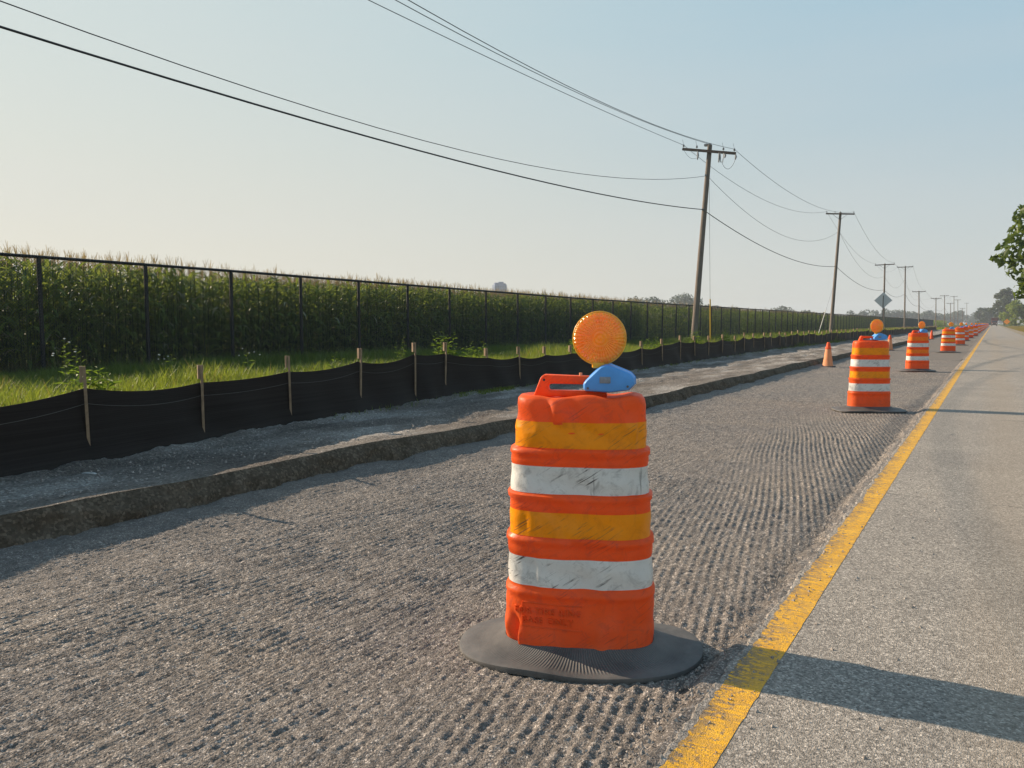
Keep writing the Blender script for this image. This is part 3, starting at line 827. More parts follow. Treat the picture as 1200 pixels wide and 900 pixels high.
ORD = ['', 'second', 'third', 'fourth', 'fifth', 'sixth', 'seventh', 'eighth', 'ninth', 'tenth', 'eleventh', 'twelfth', 'thirteenth', 'fourteenth', 'fifteenth', 'sixteenth', 'seventeenth', 'eighteenth', 'nineteenth', 'twentieth',
       'twenty-first', 'twenty-second', 'twenty-third', 'twenty-fourth', 'twenty-fifth', 'twenty-sixth', 'twenty-seventh', 'twenty-eighth', 'twenty-ninth', 'thirtieth', 'thirty-first', 'thirty-second', 'thirty-third']
GD = 'orange traffic drums lined up beside the yellow line'
def build_drums():
    d = make_drum(True, 'amberband'); d.location = (-1.311, 2.594, -.060); d.rotation_euler = (0, 0, R(23.5))
    tag(d, 'big scuffed orange drum nearest the camera, with amber light on blue case and moulded words', 'traffic drum', GD)
    p1 = make_drum(False, 'amberband', True); p1.location = (-1.46, 12.0, -.044); p1.rotation_euler = (0, 0, R(29))
    tag(p1, 'second drum of the row, yellow and white bands, on a squarish flat rubber base', 'traffic drum', GD)
    p2 = make_drum(False, 'orangeband'); p2.location = (-1.63, 22.7, -.046); p2.rotation_euler = (0, 0, R(30))
    tag(p2, 'third drum of the row, with orange and white bands and a wide round base', 'traffic drum', GD)
    Y = 38.0; i = 3
    while Y < 430 and i < len(ORD):
        c = copy_tree(p2 if i % 3 else p1)
        c.location = (-1.55+random.uniform(-.08, .08), Y, -.046); c.rotation_euler = (random.uniform(-.03, .03), random.uniform(-.03, .03), R(random.uniform(5, 60)))
        c['label'] = '%s orange and white drum of the row counted from the camera' % ORD[i]; c['group'] = GD
        Y += random.uniform(12, 14); i += 1
build_drums()

def cone(loc, label, pale, rz=0):
    root = empty('traffic_cone', loc, rz)
    m = MB(); m.box((0, 0, .018), (.37, .37, .036), bev=.01); m.build('cone_base', MT['rubberplain'], root, smooth=True)
    m = MB(); m.lathe([(.150, .034), (.145, .05), (.100, .33), (.096, .40), (.075, .52)], 28, sx=1, sy=1); m.build('cone_body', MT['conepale' if pale else 'conered'], root, smooth=True)
    m = MB(); m.lathe([(.0755, .515), (.088, .53), (.062, .60), (.045, .68), (.036, .712), (.028, .716)], 28); m.build('cone_tip', MT['conered'], root, smooth=True)
    tag(root, label, 'traffic cone', 'traffic cones along the cut bank')
cone((-3.98, 23.6, -.055), 'faded orange cone with a bright tip, nearest of the cones by the cut bank', True)
cone((-4.0, 39.5, -.05), 'middle orange cone by the cut bank, peeping out behind the second drum', True, .3)
cone((-4.0, 68.5, -.05), 'farthest small orange cone by the bank, left of the fourth drum', False, .2)

# ------------------------------------------------------------------ silt fence
def fx(Y): return float(np.interp(Y, [-5, 2.5, 5.45, 8, 15, 32, 400], [-5.3, -5.6, -6.1, -6.5, -6.7, -7.4, -7.4]))
def build_silt():
    root = empty('silt_fence', (-5.6, 2.5, .1)); tag(root, 'low black fabric silt fence sagging between raw wooden stakes along the shelf', 'silt fence')
    off = Vector((-5.6, 2.5, .1))
    Ys = [-11.2, -9.7, -8.1, -6.5, -5.0, -3.4, -1.9, -.3, 1.35, 3.15, 4.27, 5.45, 6.68, 7.94, 8.63, 9.83, 10.76, 11.73, 12.75, 14.4, 16.39, 17.82, 19.26, 20.57, 21.94, 23.48, 25.1, 26.42, 27.86, 29.75, 31.03, 32.63, 33.71, 34.85, 36.06, 37.3, 38.6, 40.0]
    while len(Ys) < 98: Ys.append(Ys[-1]+random.uniform(1.3, 1.9))
    HEAD = {-.3: .87, 1.35: .88, 3.15: .885, 4.27: .835, 5.45: .87, 6.68: .91, 7.94: .945, 8.63: .935, 9.83: .82, 10.76: .82, 11.73: .80, 12.75: .79, 14.4: .85, 16.39: .80}
    tops = []
    for i, Y in enumerate(Ys):
        x = fx(Y); hs = HEAD.get(Y, .85+.03*math.sin(i*2.1)+random.uniform(-.03, .04)); h = hs-.085+random.uniform(-.01, .01)
        tops.append(h-.02)
        m = MB(); lx, ly = random.uniform(-.02, .02), random.uniform(-.012, .012)*(1 if i < 7 else 3)
        # stake stands on the road side of the fabric: a board edge and its cleat
        sx_ = .026 if (Y < 9.5 or Y > 14 or random.random() < .3) else -.030
        b = Vector((x+sx_, Y, .16))-off; tpt = Vector((x+sx_+.004+lx, Y+ly, hs))-off
        M = Matrix.Rotation(R(random.uniform(-20, 20)+60), 3, 'Z')
        w = .0105
        vs = [b+M@Vector((i_*w, j_*w*.8, 0)) for i_, j_ in ((-1,-1),(1,-1),(1,1),(-1,1))]+[tpt+M@Vector((i_*w, j_*w*.8, 0)) for i_, j_ in ((-1,-1),(1,-1),(1,1),(-1,1))]
        m.add(vs, [(0,1,2,3),(4,5,6,7),(0,1,5,4),(1,2,6,5),(2,3,7,6),(3,0,4,7)])
        # top cleat behind the fabric: makes the head look wider
        c0 = tpt+Vector((-.03, -.008, -.115)); 
        m.box(c0+Vector((0, 0, .055)), (.02, .052 if i < 8 else .038, .12), M)
        m.build('stake', MT['stake'], root)
    # fabric
    pts = []
    for i in range(len(Ys)-1):
        n = 14 if Ys[i] < 20 else 5
        for j in range(n):
            t = j/n; Y = Ys[i]+(Ys[i+1]-Ys[i])*t; L = Ys[i+1]-Ys[i]
            sag = (.055*min(1.6, L/1.3))*4*t*(1-t)*(.8+.4*math.sin(i*1.7))
            bul = .05*math.sin(math.pi*t)*(math.sin(i*3.1)*.6+.4)
            pts.append((Y, fx(Y), tops[i]*(1-t)+tops[i+1]*t-.05-sag, bul, i+t))
    V = []; nz = 10
    for side in (0, 1):
        for Y, x, zt, bul, s in pts:
            for k in range(nz):
                q = k/(nz-1)
                z = .02+(zt-.02)*q
                xx = x + bul*math.sin(math.pi*q) + .02*math.sin(s*9+q*3)*(1-q) + .012*math.sin(Y*7)*(1-q)+ (.15*(1-q)**3) - side*.004
                V.append((xx-off.x, Y-off.y, z-off.z))
    P = len(pts); F = []
    for i in range(P-1):
        for k in range(nz-1):
            a = i*nz+k; F.append((a, a+nz, a+nz+1, a+1)); b = a+P*nz; F.append((b, b+1, b+nz+1, b+nz))
        a = i*nz+nz-1; b = a+P*nz; F.append((a, a+nz, b+nz, b))
    mesh_np('fabric', V, np.array(F), MT['silt'], root, smooth=True).data.set_sharp_from_angle(angle=R(60))
    m = MB()
    line = [Vector((x+bul*.6+.006-off.x, Y-off.y, zt-.115-off.z)) for Y, x, zt, bul, s in pts if Y < 30]
    m.tube(line, .0022, 4); m.build('thread', MT['string'], root)
build_silt()

# ------------------------------------------------------------------ chain-link fence
def build_chain():
    X0 = -17.3; root = empty('chain_link_fence', (X0, 8.68, .05)); tag(root, 'tall black chain-link fence standing between the grass strip and the corn', 'fence')
    oy, oz = 8.68, .05
    Y0 = 8.68-2.44*9; N = 130; zt = 2.56
    ys = [Y0+2.44*k for k in range(N)]
    def H(Y): return float(np.interp(Y, [0, 13, 21, 35, 100], [2.64, 2.60, 2.53, 2.42, 2.40]))-oz
    for k, Y in enumerate(ys[:100]):
        m = MB(); m.tube([(0, Y-oy, -.1), (0, Y-oy, H(Y)-.02)], .046, 8); m.lathe([(.04, 0), (.042, .02), (.02, .05)], 8, (0, Y-oy, H(Y)-.045)); m.build('post', MT['blackmetal'], root, smooth=True)
    m = MB()
    for Y in ys[100:]: m.tube([(0, Y-oy, -.1), (0, Y-oy, H(Y)-.02)], .033, 5)
    tag(m.build('far_posts', MT['blackmetal'], root), kind='stuff')
    m = MB(); m.tube([(0, Y-oy, H(Y)) for Y in ys], .036, 7); m.build('top_rail', MT['blackmetal'], root, smooth=True)
    m = MB(); m.tube([(.03, Y-oy, .06) for Y in ys], .004, 4); m.build('tension_wire', MT['wire'], root)
    # fabric of diagonal wires
    V = []; F = []
    d = .055
    for k in range(N-1):
        Ya, Yb = ys[k]-oy, ys[k+1]-oy; h = H(ys[k])-.01; W = Yb-Ya
        near = ys[k] < 60
        step = d*1.2 if near else d*2.4
        rad = .0036 if near else .0045
        n = int((W+h)/step)
        for sgn in (1, -1):
            for q in range(n+1):
                s = q*step
                # line y - z = s - h  (sgn 1) clipped to the panel
                pts = []
                y0_, z0_ = (s-h, 0) if s > h else (0, h-s)
                if s > h: y0_ = s-h; z0_ = 0
                y1_, z1_ = (s, h) if s < W else (W, W-(s-h))
                if y1_-y0_ < .01: continue
                if sgn < 0: y0_, y1_ = W-y0_, W-y1_
                b = len(V); xo = .036+.002*sgn
                for (yy, zz) in ((y0_, z0_), (y1_, z1_)):
                    ny, nz = (-.7071*sgn, .7071)
                    V += [(xo+rad, Ya+yy, zz+.04), (xo-rad*.5, Ya+yy+ny*rad*.87, zz+.04+nz*rad*.87), (xo-rad*.5, Ya+yy-ny*rad*.87, zz+.04-nz*rad*.87)]
                F += [(b, b+3, b+4, b+1), (b+1, b+4, b+5, b+2), (b+2, b+5, b+3, b)]
    mesh_np('wire_mesh', V, np.array(F), MT['wire'], root)
build_chain()

# ------------------------------------------------------------------ corn
def corn_template(seed):
    rg = random.Random(seed); V = []; F = []; M = []
    H = 2.35+rg.uniform(-.12, .12)
    def strip(pts, wid, side, mi):
        b = len(V)
        for p, w_ in zip(pts, wid): V.append(p-side*w_); V.append(p+side*w_)
        for i in range(len(pts)-1): F.append((b+2*i, b+2*i+1, b+2*i+3, b+2*i+2)); M.append(mi)
    for a in (0, 2.1):     # stalk: crossed ribbons
        sd = Vector((math.cos(a), math.sin(a), 0))
        strip([Vector((0, 0, 0)), Vector((.01, 0, H*.5)), Vector((0, .01, H))], [.014, .012, .007], sd, 1)
    nl = 13
    base_a = rg.uniform(0, 6.28)
    for k in range(nl):
        z = .25+(H-.35)*(k/(nl-1))**.95; a = base_a+k*math.pi+rg.uniform(-.5, .5)
        L = (.75-.35*abs(k/(nl-1)-.45))*rg.uniform(.8, 1.1); up = rg.uniform(.9, 1.3) if k > nl*.6 else rg.uniform(.6, 1.0)
        dirv = Vector((math.cos(a), math.sin(a), 0)); sd = Vector((-math.sin(a), math.cos(a), rg.uniform(-.4, .4))).normalized()
        pts = []; p = Vector((0, 0, z)); e = up
        for s in range(6):
            pts.append(p.copy()); p = p+(dirv*math.cos(e)+Vector((0, 0, 1))*math.sin(e))*L/5; e -= rg.uniform(.30, .55)
        strip(pts, [.018, .036, .042, .036, .022, .003], sd, 0 if rg.random() > .035 else 3)
    for k in range(6):
        a = rg.uniform(0, 6.28); t = .16 if k else 0
        L = rg.uniform(.22, .34); p0 = Vector((0, 0, H+.01*k))
        p1 = p0+Vector((math.cos(a)*t*L*.8, math.sin(a)*t*L*.8, L*.6)); p2 = p1+Vector((math.cos(a)*t*L*1.3, math.sin(a)*t*L*1.3, L*.45))
        sd = Vector((-math.sin(a+.5), math.cos(a+.5), 0)); strip([p0, p1, p2], [.003, .005, .003], sd, 2)
    return np.array([tuple(v) for v in V]), np.array(F), np.array(M)
def scatter(templates, P, name, mats, rot=True):
    """P rows: x,y,z,scale,(height scale)"""
    Vs = []; Fs = []; Ms = []; off = 0
    which = rng.integers(0, len(templates), len(P))
    for ti, (V, F, M) in enumerate(templates):
        Q = P[which == ti]; n = len(Q)
        if not n: continue
        a = rng.random(n)*6.283; c, s = np.cos(a)[:, None], np.sin(a)[:, None]
        tx, ty = (rng.standard_normal(n)*.035)[:, None], (rng.standard_normal(n)*.035)[:, None]
        X = (V[None, :, 0]*c-V[None, :, 1]*s)*Q[:, 3:4]+Q[:, 0:1]+tx*V[None, :, 2]
        Y = (V[None, :, 0]*s+V[None, :, 1]*c)*Q[:, 3:4]+Q[:, 1:2]+ty*V[None, :, 2]
        Z = V[None, :, 2]*Q[:, 4:5]+Q[:, 2:3]
        Vs.append(np.stack([X, Y, Z], -1).reshape(-1, 3))
        Fs.append((F[None]+(np.arange(n)*len(V))[:, None, None]+off).reshape(-1, F.shape[1])); Ms.append(np.tile(M, n)); off += n*len(V)
    return mesh_np(name, np.concatenate(Vs), np.concatenate(Fs), mats, midx=np.concatenate(Ms))
def build_corn():
    T = [corn_template(s) for s in range(14)]
    P = []
    def rows(xs, y0, y1, sp):
        for x in xs:
            y = y0+rng.random()*sp
            while y < y1:
                hs = ((1.06 if y < 13 else 1.02) if y < 25 else max(.93, 1-.002*(y-30)))+.022*rng.standard_normal()+.015*math.sin(y*.6)+ (.012*min(4, abs(x)-18.6))
                P.append((x+rng.normal()*.06, y, .03, 1.0+.1*rng.standard_normal(), hs)); y += sp*(.7+.6*rng.random())
    rows([-18.6, -19.0, -19.5, -20.0, -20.6, -21.2, -21.9], 1.5, 45, .145)
    rows([-22.4, -23.2, -24.2, -25.4, -27, -29], 2, 60, .28)
    rows([-18.6, -19.3, -20.2, -21.2, -23], 45, 110, .30)
    rows([-18.6, -20, -22, -25], 110, 420, .55)
    rows([-18.6, -19.3, -20.2, -21], -14, 1.5, .28)
    rows([-32, -36, -41, -48], 8, 120, .7)
    P = np.array(P); P[:, 4] *= 1.0
    o = scatter(T, P, 'corn_field', [MT['corn'], MT['stalk'], MT['tassel'], MT['cornpale']])
    tag(o, 'dense tall field of green corn with tan tassels behind the chain-link fence', 'corn', kind='stuff')
build_corn()

# ------------------------------------------------------------------ grass and weeds
def blades(N, xf, yf, hf, wf, name, mats, zb, label):
    x = xf(N); y = yf(N); h = hf(x, y, N); w_ = wf(N)*(.5+.5*np.minimum(1, y/10))
    a = rng.random(N)*6.283; lean = (.15+.55*rng.random(N))*h; la = rng.random(N)*6.283
    lx, ly = np.cos(la)*lean, np.sin(la)*lean; wx, wy = np.cos(a)*w_, np.sin(a)*w_
    z = np.full(N, 0.)+zb(x)
    V = np.stack([np.stack([x-wx, y-wy, z], -1), np.stack([x+wx, y+wy, z], -1),
                  np.stack([x+wx*.7+lx*.35, y+wy*.7+ly*.35, z+h*.6], -1), np.stack([x-wx*.7+lx*.35, y-wy*.7+ly*.35, z+h*.6], -1),
                  np.stack([x+lx, y+ly, z+h], -1)], 1).reshape(-1, 3)
    b = np.arange(N)*5
    q = np.stack([b, b+1, b+2, b+3], -1); t = np.stack([b+3, b+2, b+4], -1)
    mi = (rng.random(N) < .06).astype(int)
    if len(mats) > 2: mi = np.where(x+1.2*(fbm(x*.9, y*.6, 2)-.5)*2 < -12.6, 2, mi)  # blades toward the chain-link fence get the colour with painted-in shade
    o = mesh_np(name, V, [q, t], mats, midx=np.concatenate([mi, mi]))
    tag(o, label, 'grass', kind='stuff')
def build_grass():
    zb = lambda x: np.interp(x, [-17, -8.2, -7.6, -6.6], [.05, .06, .06, .08])
    def xf(n): return -18.4+ (11.2)*rng.random(n)
    def yf(n): return np.where(rng.random(n) < .12, -12+14*rng.random(n), 2+58*rng.random(n)**1.7)
    def hf(x, y, n):
        tall = fbm(x*.5+9, y*.28+4, 3)
        h = .12+.30*sstep(.42, .75, tall)+.10*rng.random(n)
        h = h*(1-.25*sstep(-13, -16, x))
        return h*(.6+.6*rng.random(n))
    blades(215000, xf, yf, hf, lambda n: .004+.006*rng.random(n), 'grass_strip', [MT['grass'], MT['drygrass'], MT['shadegrass']], zb, 'bright green grass growing between the silt fence and the chain-link fence')
    blades(14000, lambda n: -17.5+10*rng.random(n), lambda n: 60+120*rng.random(n), lambda x, y, n: .2+.3*rng.random(n), lambda n: .02+.02*rng.random(n), 'far_grass_strip', [MT['grass'], MT['drygrass']], zb, 'far stretch of grass strip along the fences toward the horizon')
    # sparse tufts at the foot of the silt fence
    def x2(n): return None
    N = 2600; y = 6+34*rng.random(N); y = np.where(rng.random(N) < .5, 8.7+1.6*rng.random(N), y)
    xs = np.array([fx(v) for v in y])+.06+.16*rng.random(N)
    blades(N, lambda n: xs, lambda n: y, lambda x, y_, n: .03+.09*rng.random(n), lambda n: .004+.003*rng.random(n), 'grass_tufts', [MT['grass'], MT['drygrass']], lambda x: np.full_like(x, .12), 'sparse low green tufts at the foot of the silt fence')
    # right verge grass
    blades(26000, lambda n: 4.0+7*rng.random(n)**1.3, lambda n: 60+300*rng.random(n), lambda x, y, n: .12+.35*rng.random(n)*np.minimum(1, (x-3.9)/1.5), lambda n: .03+.03*rng.random(n), 'verge_grass', [MT['drygrass'], MT['grass']], lambda x: np.full_like(x, -.12), 'yellowish grass on the verge right of the road')
build_grass()

def weed(x, y, h, label, kind=0, flowers=False):
    root = empty('weed_plant', (x, y, .05), random.uniform(0, 6)); tag(root, label, 'weed', 'weeds standing in the grass strip')
    st = MB(); lf = []
    ns = 3 if kind == 0 else 1
    V = []; F = []
    for s in range(ns if kind != 2 else 7):
        hh = h*random.uniform(.65, 1.0) if s else h; lean = Vector((random.uniform(-.22, .22), random.uniform(-.22, .22), 1))
        b0 = Vector((random.uniform(-.08, .08), random.uniform(-.08, .08), 0))*(3 if kind == 2 else 1)
        top = b0+lean*hh; st.tube([b0, b0+lean*hh*.5+Vector((.01, 0, 0)), top], [.006, .005, .002], 5)
        nl = int(hh*20)
        for k in range(nl):
            t = .12+.88*k/nl; a = k*2.4+random.uniform(-.4, .4); L = (.20*(1-t)+.06)*random.uniform(.7, 1.25)*(1.5 if kind == 2 else 1)
            p = b0+lean*hh*t; dv = Vector((math.cos(a), math.sin(a), random.uniform(.2, .9))).normalized(); sd = dv.cross(Vector((0, 0, 1))).normalized()*L*.16
            b = len(V); mid = p+dv*L*.5; end = p+dv*L-Vector((0, 0, L*.25))
            V += [tuple(p), tuple(mid-sd), tuple(end), tuple(mid+sd)]; F.append((b, b+1, b+2, b+3))
    st.build('stem', MT['stalk'], root)
    mesh_np('leaves', V, np.array(F), MT['weed'], root)
    if flowers:
        fm = MB()
        for q in range(5):
            c = Vector((random.uniform(-.25, .25), random.uniform(-.25, .25), h*random.uniform(.75, 1.05)))
            fm.tube([(c.x*.3, c.y*.3, 0), tuple(c)], .0025, 4, 0); fm.lathe([(.004, -.008), (.013, 0), (.017, .003), (.012, .007), (.004, .009)], 9, tuple(c), mi=1)
        fm.build('flower_heads', [MT['stalk'], MT['flower']], root)
W = [(-10.6, 5.6, .95, 'tall leafy weed rising over the grass at the far left of the photo', 0, True),
     (-11.2, 6.3, .62, 'low bushy weed clump at the left, just right of the tallest left weed', 2, False),
     (-13.4, 11.0, .62, 'weed with white flower heads between the second and third wooden stakes', 1, True),
     (-11.4, 11.4, .60, 'weed showing over the silt fence right of the third wooden stake', 0, False),
     (-13.2, 15.6, .85, 'pointed weed left of the pair of close-set stakes', 0, False),
     (-12.2, 16.2, .95, 'tall slender weed just left of the pair of close-set stakes', 2, False),
     (-11.6, 16.6, .70, 'dense weed clump behind the pair of close-set stakes', 2, False),
     (-10.2, 20.3, .95, 'thick bright weed clump left of the amber light, largest of the weeds', 2, False),
     (-10.6, 21.2, .85, 'bright weed clump touching the left rim of the amber light in view', 2, False),
     (-10.0, 25.2, .75, 'weed clump just right of the amber light', 2, False),
     (-10.9, 32.5, .95, 'green weed clump left of the nearest utility pole', 2, False),
     (-11.5, 38.5, .9, 'green weed clump just right of the nearest utility pole', 2, False),
     (-14.2, 9.4, .55, 'short weed with pale flowers by the foot of the second fence post', 1, True)]
for a in W: weed(*a)

# a few lone stones
def stone(loc, s, label, rz=0):
    bm = bmesh.new(); bmesh.ops.create_icosphere(bm, subdivisions=2, radius=1)
    for v in bm.verts: v.co = Vector((v.co.x*s[0], v.co.y*s[1], v.co.z*s[2]))*(1+random.uniform(-.14, .14))
    me = bpy.data.meshes.new('stone'); bm.to_mesh(me); bm.free(); me.materials.append(MT['palestone'])
    o = link(bpy.data.objects.new('stone', me)); o.location = loc; o.rotation_euler = (0, 0, rz); tag(o, label, 'stone')
stone((-5.40, 2.98, .135), (.055, .028, .012), 'flat pale stone lying against the foot of the silt fence at far left', .5)
stone((-4.28, 3.40, -.045), (.014, .009, .006), 'tiny pale stone in the shade at the foot of the cut bank', .3)

# ------------------------------------------------------------------ utility poles and wires
POLES = [(-10.0, .3, 10.0, 1), (38.4, .68, 10.06, 11), (77.9, .54, 11.51, 5), (119.6, -.11, 9.52, -1), (150.6, -.27, 11.11, 0), (181.9, -.29, 7.94, 0), (237.7, -.21, 8.08, 0), (283.7, -.39, 10.19, 0),
         (325.4, -.34, 8.67, 0), (355.0, -.47, 12.05, 0), (395.3, -.46, 11.75, 0), (458.6, -.36, 9.04, 0), (536.3, -.54, 13.4, 0)]
PLAB = ['weathered wooden utility pole behind the camera carrying the wires out of view', 'nearest leaning wooden utility pole with crossarm and hanging jumper loop', 'second leaning utility pole, taller, with a pale guy guard at its foot', 'third utility pole, standing behind the grey diamond sign',
        'fourth utility pole, just right of the diamond sign', 'fifth utility pole, short, standing behind the third drum', 'sixth utility pole, short, right of the fifth', 'seventh utility pole, counted from the nearest in view', 'eighth utility pole, short, counted from the nearest in view',
        'ninth utility pole, tall, counted from the nearest in view', 'tenth utility pole, counted from the nearest in view', 'eleventh utility pole, short, counted from the nearest in view', 'farthest utility pole before the tree line']
ATT = []
def build_poles():
    for i, (Y, dx, H, tilt) in enumerate(POLES):
        root = empty('utility_pole', (-13, Y, 0)); tag(root, PLAB[i], 'utility pole', 'wooden utility poles along the road')
        m = MB(); rb = .17 if i < 3 else .15
        m.tube([(0, 0, -.3), (dx*.5, 0, H*.5), (dx, 0, H)], [rb, rb*.82, rb*.66], 14 if i < 4 else 7)
        m.build('pole_shaft', MT['pole'], root, smooth=True)
        ta = -R(tilt); za = H-(.33 if i == 1 else .14); L = 2.75 if i == 1 else 2.5
        ax = Vector((math.cos(ta), 0, math.sin(ta)))
        Mr = Matrix.Rotation(-ta, 3, 'Y')
        c = Vector((dx, -.17, za))
        m = MB(); m.box(c, (L, .10, .125), Mr); arm = m.build('crossarm', MT['armwood'], root)
        br = MB()
        for s in (-1, 1): br.tube([c+ax*s*.65+Vector((0, -.06, -.05)), Vector((dx, -.16, za-.55))], .014, 5)
        if i != 1: br.build('crossarm_brace', MT['armwood'], root)
        ins = []
        for s in ((-1.32, -.62, .75, 1.3) if i == 1 else (-1.18, 1.18) if i > 2 else (-1.18, -.45, 1.18)):
            m = MB(); p = c+ax*s+Vector((0, 0, .06))
            m.tube([p, p+Vector((0, 0, .10))], .012, 6); m.lathe([(.03, 0), (.055, .02), (.04, .05), (.05, .07), (.03, .11), (.012, .12)], 10, tuple(p+Vector((0, 0, .06))))
            if i == 1:
                m.tube([p+Vector((0, 0, .1)), p+Vector((-.06, 0, .42))], .008, 5)
            m.build('insulator', MT['porcelain'], root, smooth=True)
        m = MB(); p = Vector((dx, 0, H)); m.box(p+Vector((-.10, 0, .02)), (.34, .16, .10)) if i == 1 else m.lathe([(.03, 0), (.05, .05), (.03, .1), (.012, .14)], 10, tuple(p))
        m.build('pole_top_bracket', MT['porcelain'], root)
        if i == 1:
            m = MB()
            for s, h in ((-.55, .42), (.55, .46), (.85, .22), (1.38, .26)):
                q = c+ax*s+Vector((0, -.07, -.05)); m.tube([q, q+Vector((.02, 0, -h*.5)), q+Vector((0, -.02, -h))], [.03, .055, .03], 8)
            m.tube([c+ax*.62+Vector((0, -.09, -.05)), c+ax*.62+Vector((.03, -.09, -.5)), c+ax*.72+Vector((.03, -.09, -.5)), c+ax*.8+Vector((0, -.09, -.05))], .02, 6)
            m.build('fuse_cutouts', MT['porcelain'], root, smooth=True)
            m = MB()
            a = c+ax*.7+Vector((0, -.08, -.45)); b = c+ax*1.38+Vector((0, -.08, -.28))
            m.tube([a+(b-a)*t+Vector((0, 0, -.42*math.sin(math.pi*t)**.7)) for t in [k/14 for k in range(15)]], .009, 5)
            a = c+ax*-1.32+Vector((0, -.08, .0)); b = c+ax*-.55+Vector((0, -.08, -.38))
            m.tube([a+(b-a)*t+Vector((0, 0, -.22*math.sin(math.pi*t))) for t in [k/10 for k in range(11)]], .007, 5)
            m.build('jumper_wires', MT['cable'], root)
            m = MB()
            for z in (6.89, 8.57): m.box((dx*z/H-.02, -.17, z), (.08, .10, .09))
            m.build('cable_clamp', MT['porcelain'], root)
        f_ = lambda z: Vector((-13+dx*z/H, Y-.0, z))
        zl = {1: 6.89, 2: 6.55, 0: 6.3}.get(i, min(6.4, H*.62)); zu = {1: 8.57, 2: 9.79, 0: 7.7}.get(i, H*.82)
        W0 = Vector((-13, Y, 0))
        ATT.append(dict(low=f_(zl)+Vector((-.02, -.18, 0)) if i < 2 else f_(zl), up=f_(zu), A=W0+c+ax*(-1.32 if i == 1 else -1.18)+Vector((0, 0, .2)), C=W0+c+ax*(1.3 if i == 1 else 1.18)+Vector((0, 0, .2)), B=W0+Vector((dx-.1, 0, H+.08))))
    ATT[0]['A'].z = 9.4; ATT[0]['B'].z = 10.6; ATT[0]['C'].z = 10.6
    def wire(key, rad, sags, label, mat, last, rf=1.0):
        m = MB(); pts = []
        for i in range(last):
            a, b = ATT[i][key], ATT[i+1][key]; s = sags.get(i, sags['d']); n = 28 if i < 2 else 14
            if i == 1 and key == 'B': continue
            for k in range(n+(1 if (i == last-1) else 0)):
                t = k/n; pts.append(a+(b-a)*t-Vector((0, 0, 4*s*t*(1-t))))
            if i == 0 and key == 'B': pts.append(b); break
        ends = pts[0].copy(); o_ = Vector((ends.x, ends.y, ends.z))
        m.tube([p-o_ for p in pts], rad, 5, cap=True)
        o = m.build('overhead_wire', MT[mat], smooth=True); o.location = o_; tag(o, label, 'overhead wire', 'overhead wires on the utility poles')
    wire('low', .021, {0: 1.0, 1: .85, 'd': .8}, 'thickest and lowest black cable, clamped well below the crossarms', 'cable', 12)
    wire('up', .010, {0: 2.3, 1: 1.9, 'd': 1.7}, 'thin sagging wire between the lowest cable and the crossarms', 'cable', 6)
    wire('A', .011, {0: .45, 1: 1.2, 'd': 1.1}, 'leftmost wire on the crossarms, held at their left ends', 'alu', 9)
    wire('B', .011, {0: 1.35, 'd': 1.0}, 'wire running to the very top of the nearest pole', 'alu', 1)
    wire('C', .011, {0: 1.8, 1: 1.0, 'd': 1.1}, 'rightmost wire on the crossarms, held at their right ends', 'alu', 9)
build_poles()
def guy(top, foot, mat, label, gl):
    root = empty('guy_wire', foot); f0 = Vector(foot); t = Vector(top)-f0
    m = MB(); m.tube([(0, 0, -.1), tuple(t)], .008, 5); m.build('steel_strand', MT['alu'], root)
    m = MB(); dn = t.normalized(); m.tube([Vector((0, 0, 0)), dn*gl], .035, 8); m.build('guy_guard', MT[mat], root, smooth=True)
    tag(root, label, 'guy wire', 'guy wires bracing the poles')
guy((-12.4, 38.6, 9.0), (-13.0, 41.3, .1), 'guardyellow', 'guy wire with a yellow plastic guard just right of the nearest pole', 2.5)
guy((-12.75, 77.9, 5.2), (-13.9, 76.8, .1), 'guardwhite', 'guy wire with a pale guard at the foot of the second pole', 2.5)

# diamond sign seen from behind
def sign():
    root = empty('road_sign', (-7.75, 70.5, 0), R(6)); tag(root, 'grey back of a diamond-shaped road sign on a thin post', 'road sign')
    m = MB(); m.box((0, -.03, 1.7), (.06, .05, 3.6)); m.build('sign_post', MT['signpost'], root)
    m = MB(); s = .68; m.prism([(0, 3.1-s), (s, 3.1), (0, 3.1+s), (-s, 3.1)], 0, .006); m.build('sign_panel', MT['signback'], root)
    m = MB()
    for z in (2.75, 3.45): m.tube([(0, -.058, z), (0, -.07, z)], .015, 6)
    m.build('sign_bolt', MT['signpost'], root)
sign()

# ------------------------------------------------------------------ trees
def leaf_cloud(centers, radii, n, size, squash=.85, seed=0):
    rg = np.random.default_rng(seed); C = np.array(centers); Rr = np.array(radii)
    w_ = Rr**2/np.sum(Rr**2); idx = rg.choice(len(C), n, p=w_)
    d = rg.standard_normal((n, 3)); d /= np.linalg.norm(d, axis=1)[:, None]
    rad = Rr[idx]*(.55+.5*rg.random(n)**.6); P = C[idx]+d*rad[:, None]*np.array([1, 1, squash])
    nrm = d+rg.standard_normal((n, 3))*.7; nrm /= np.linalg.norm(nrm, axis=1)[:, None]
    a = np.cross(nrm, rg.standard_normal((n, 3))); a /= np.linalg.norm(a, axis=1)[:, None]; b = np.cross(nrm, a)
    s = size*(.6+.8*rg.random(n))[:, None]
    V = np.stack([P-a*s, P+b*s*.55-nrm*s*.1, P+a*s, P-b*s*.55-nrm*s*.1], 1).reshape(-1, 3)
    F = np.arange(n*4).reshape(-1, 4); return V, F
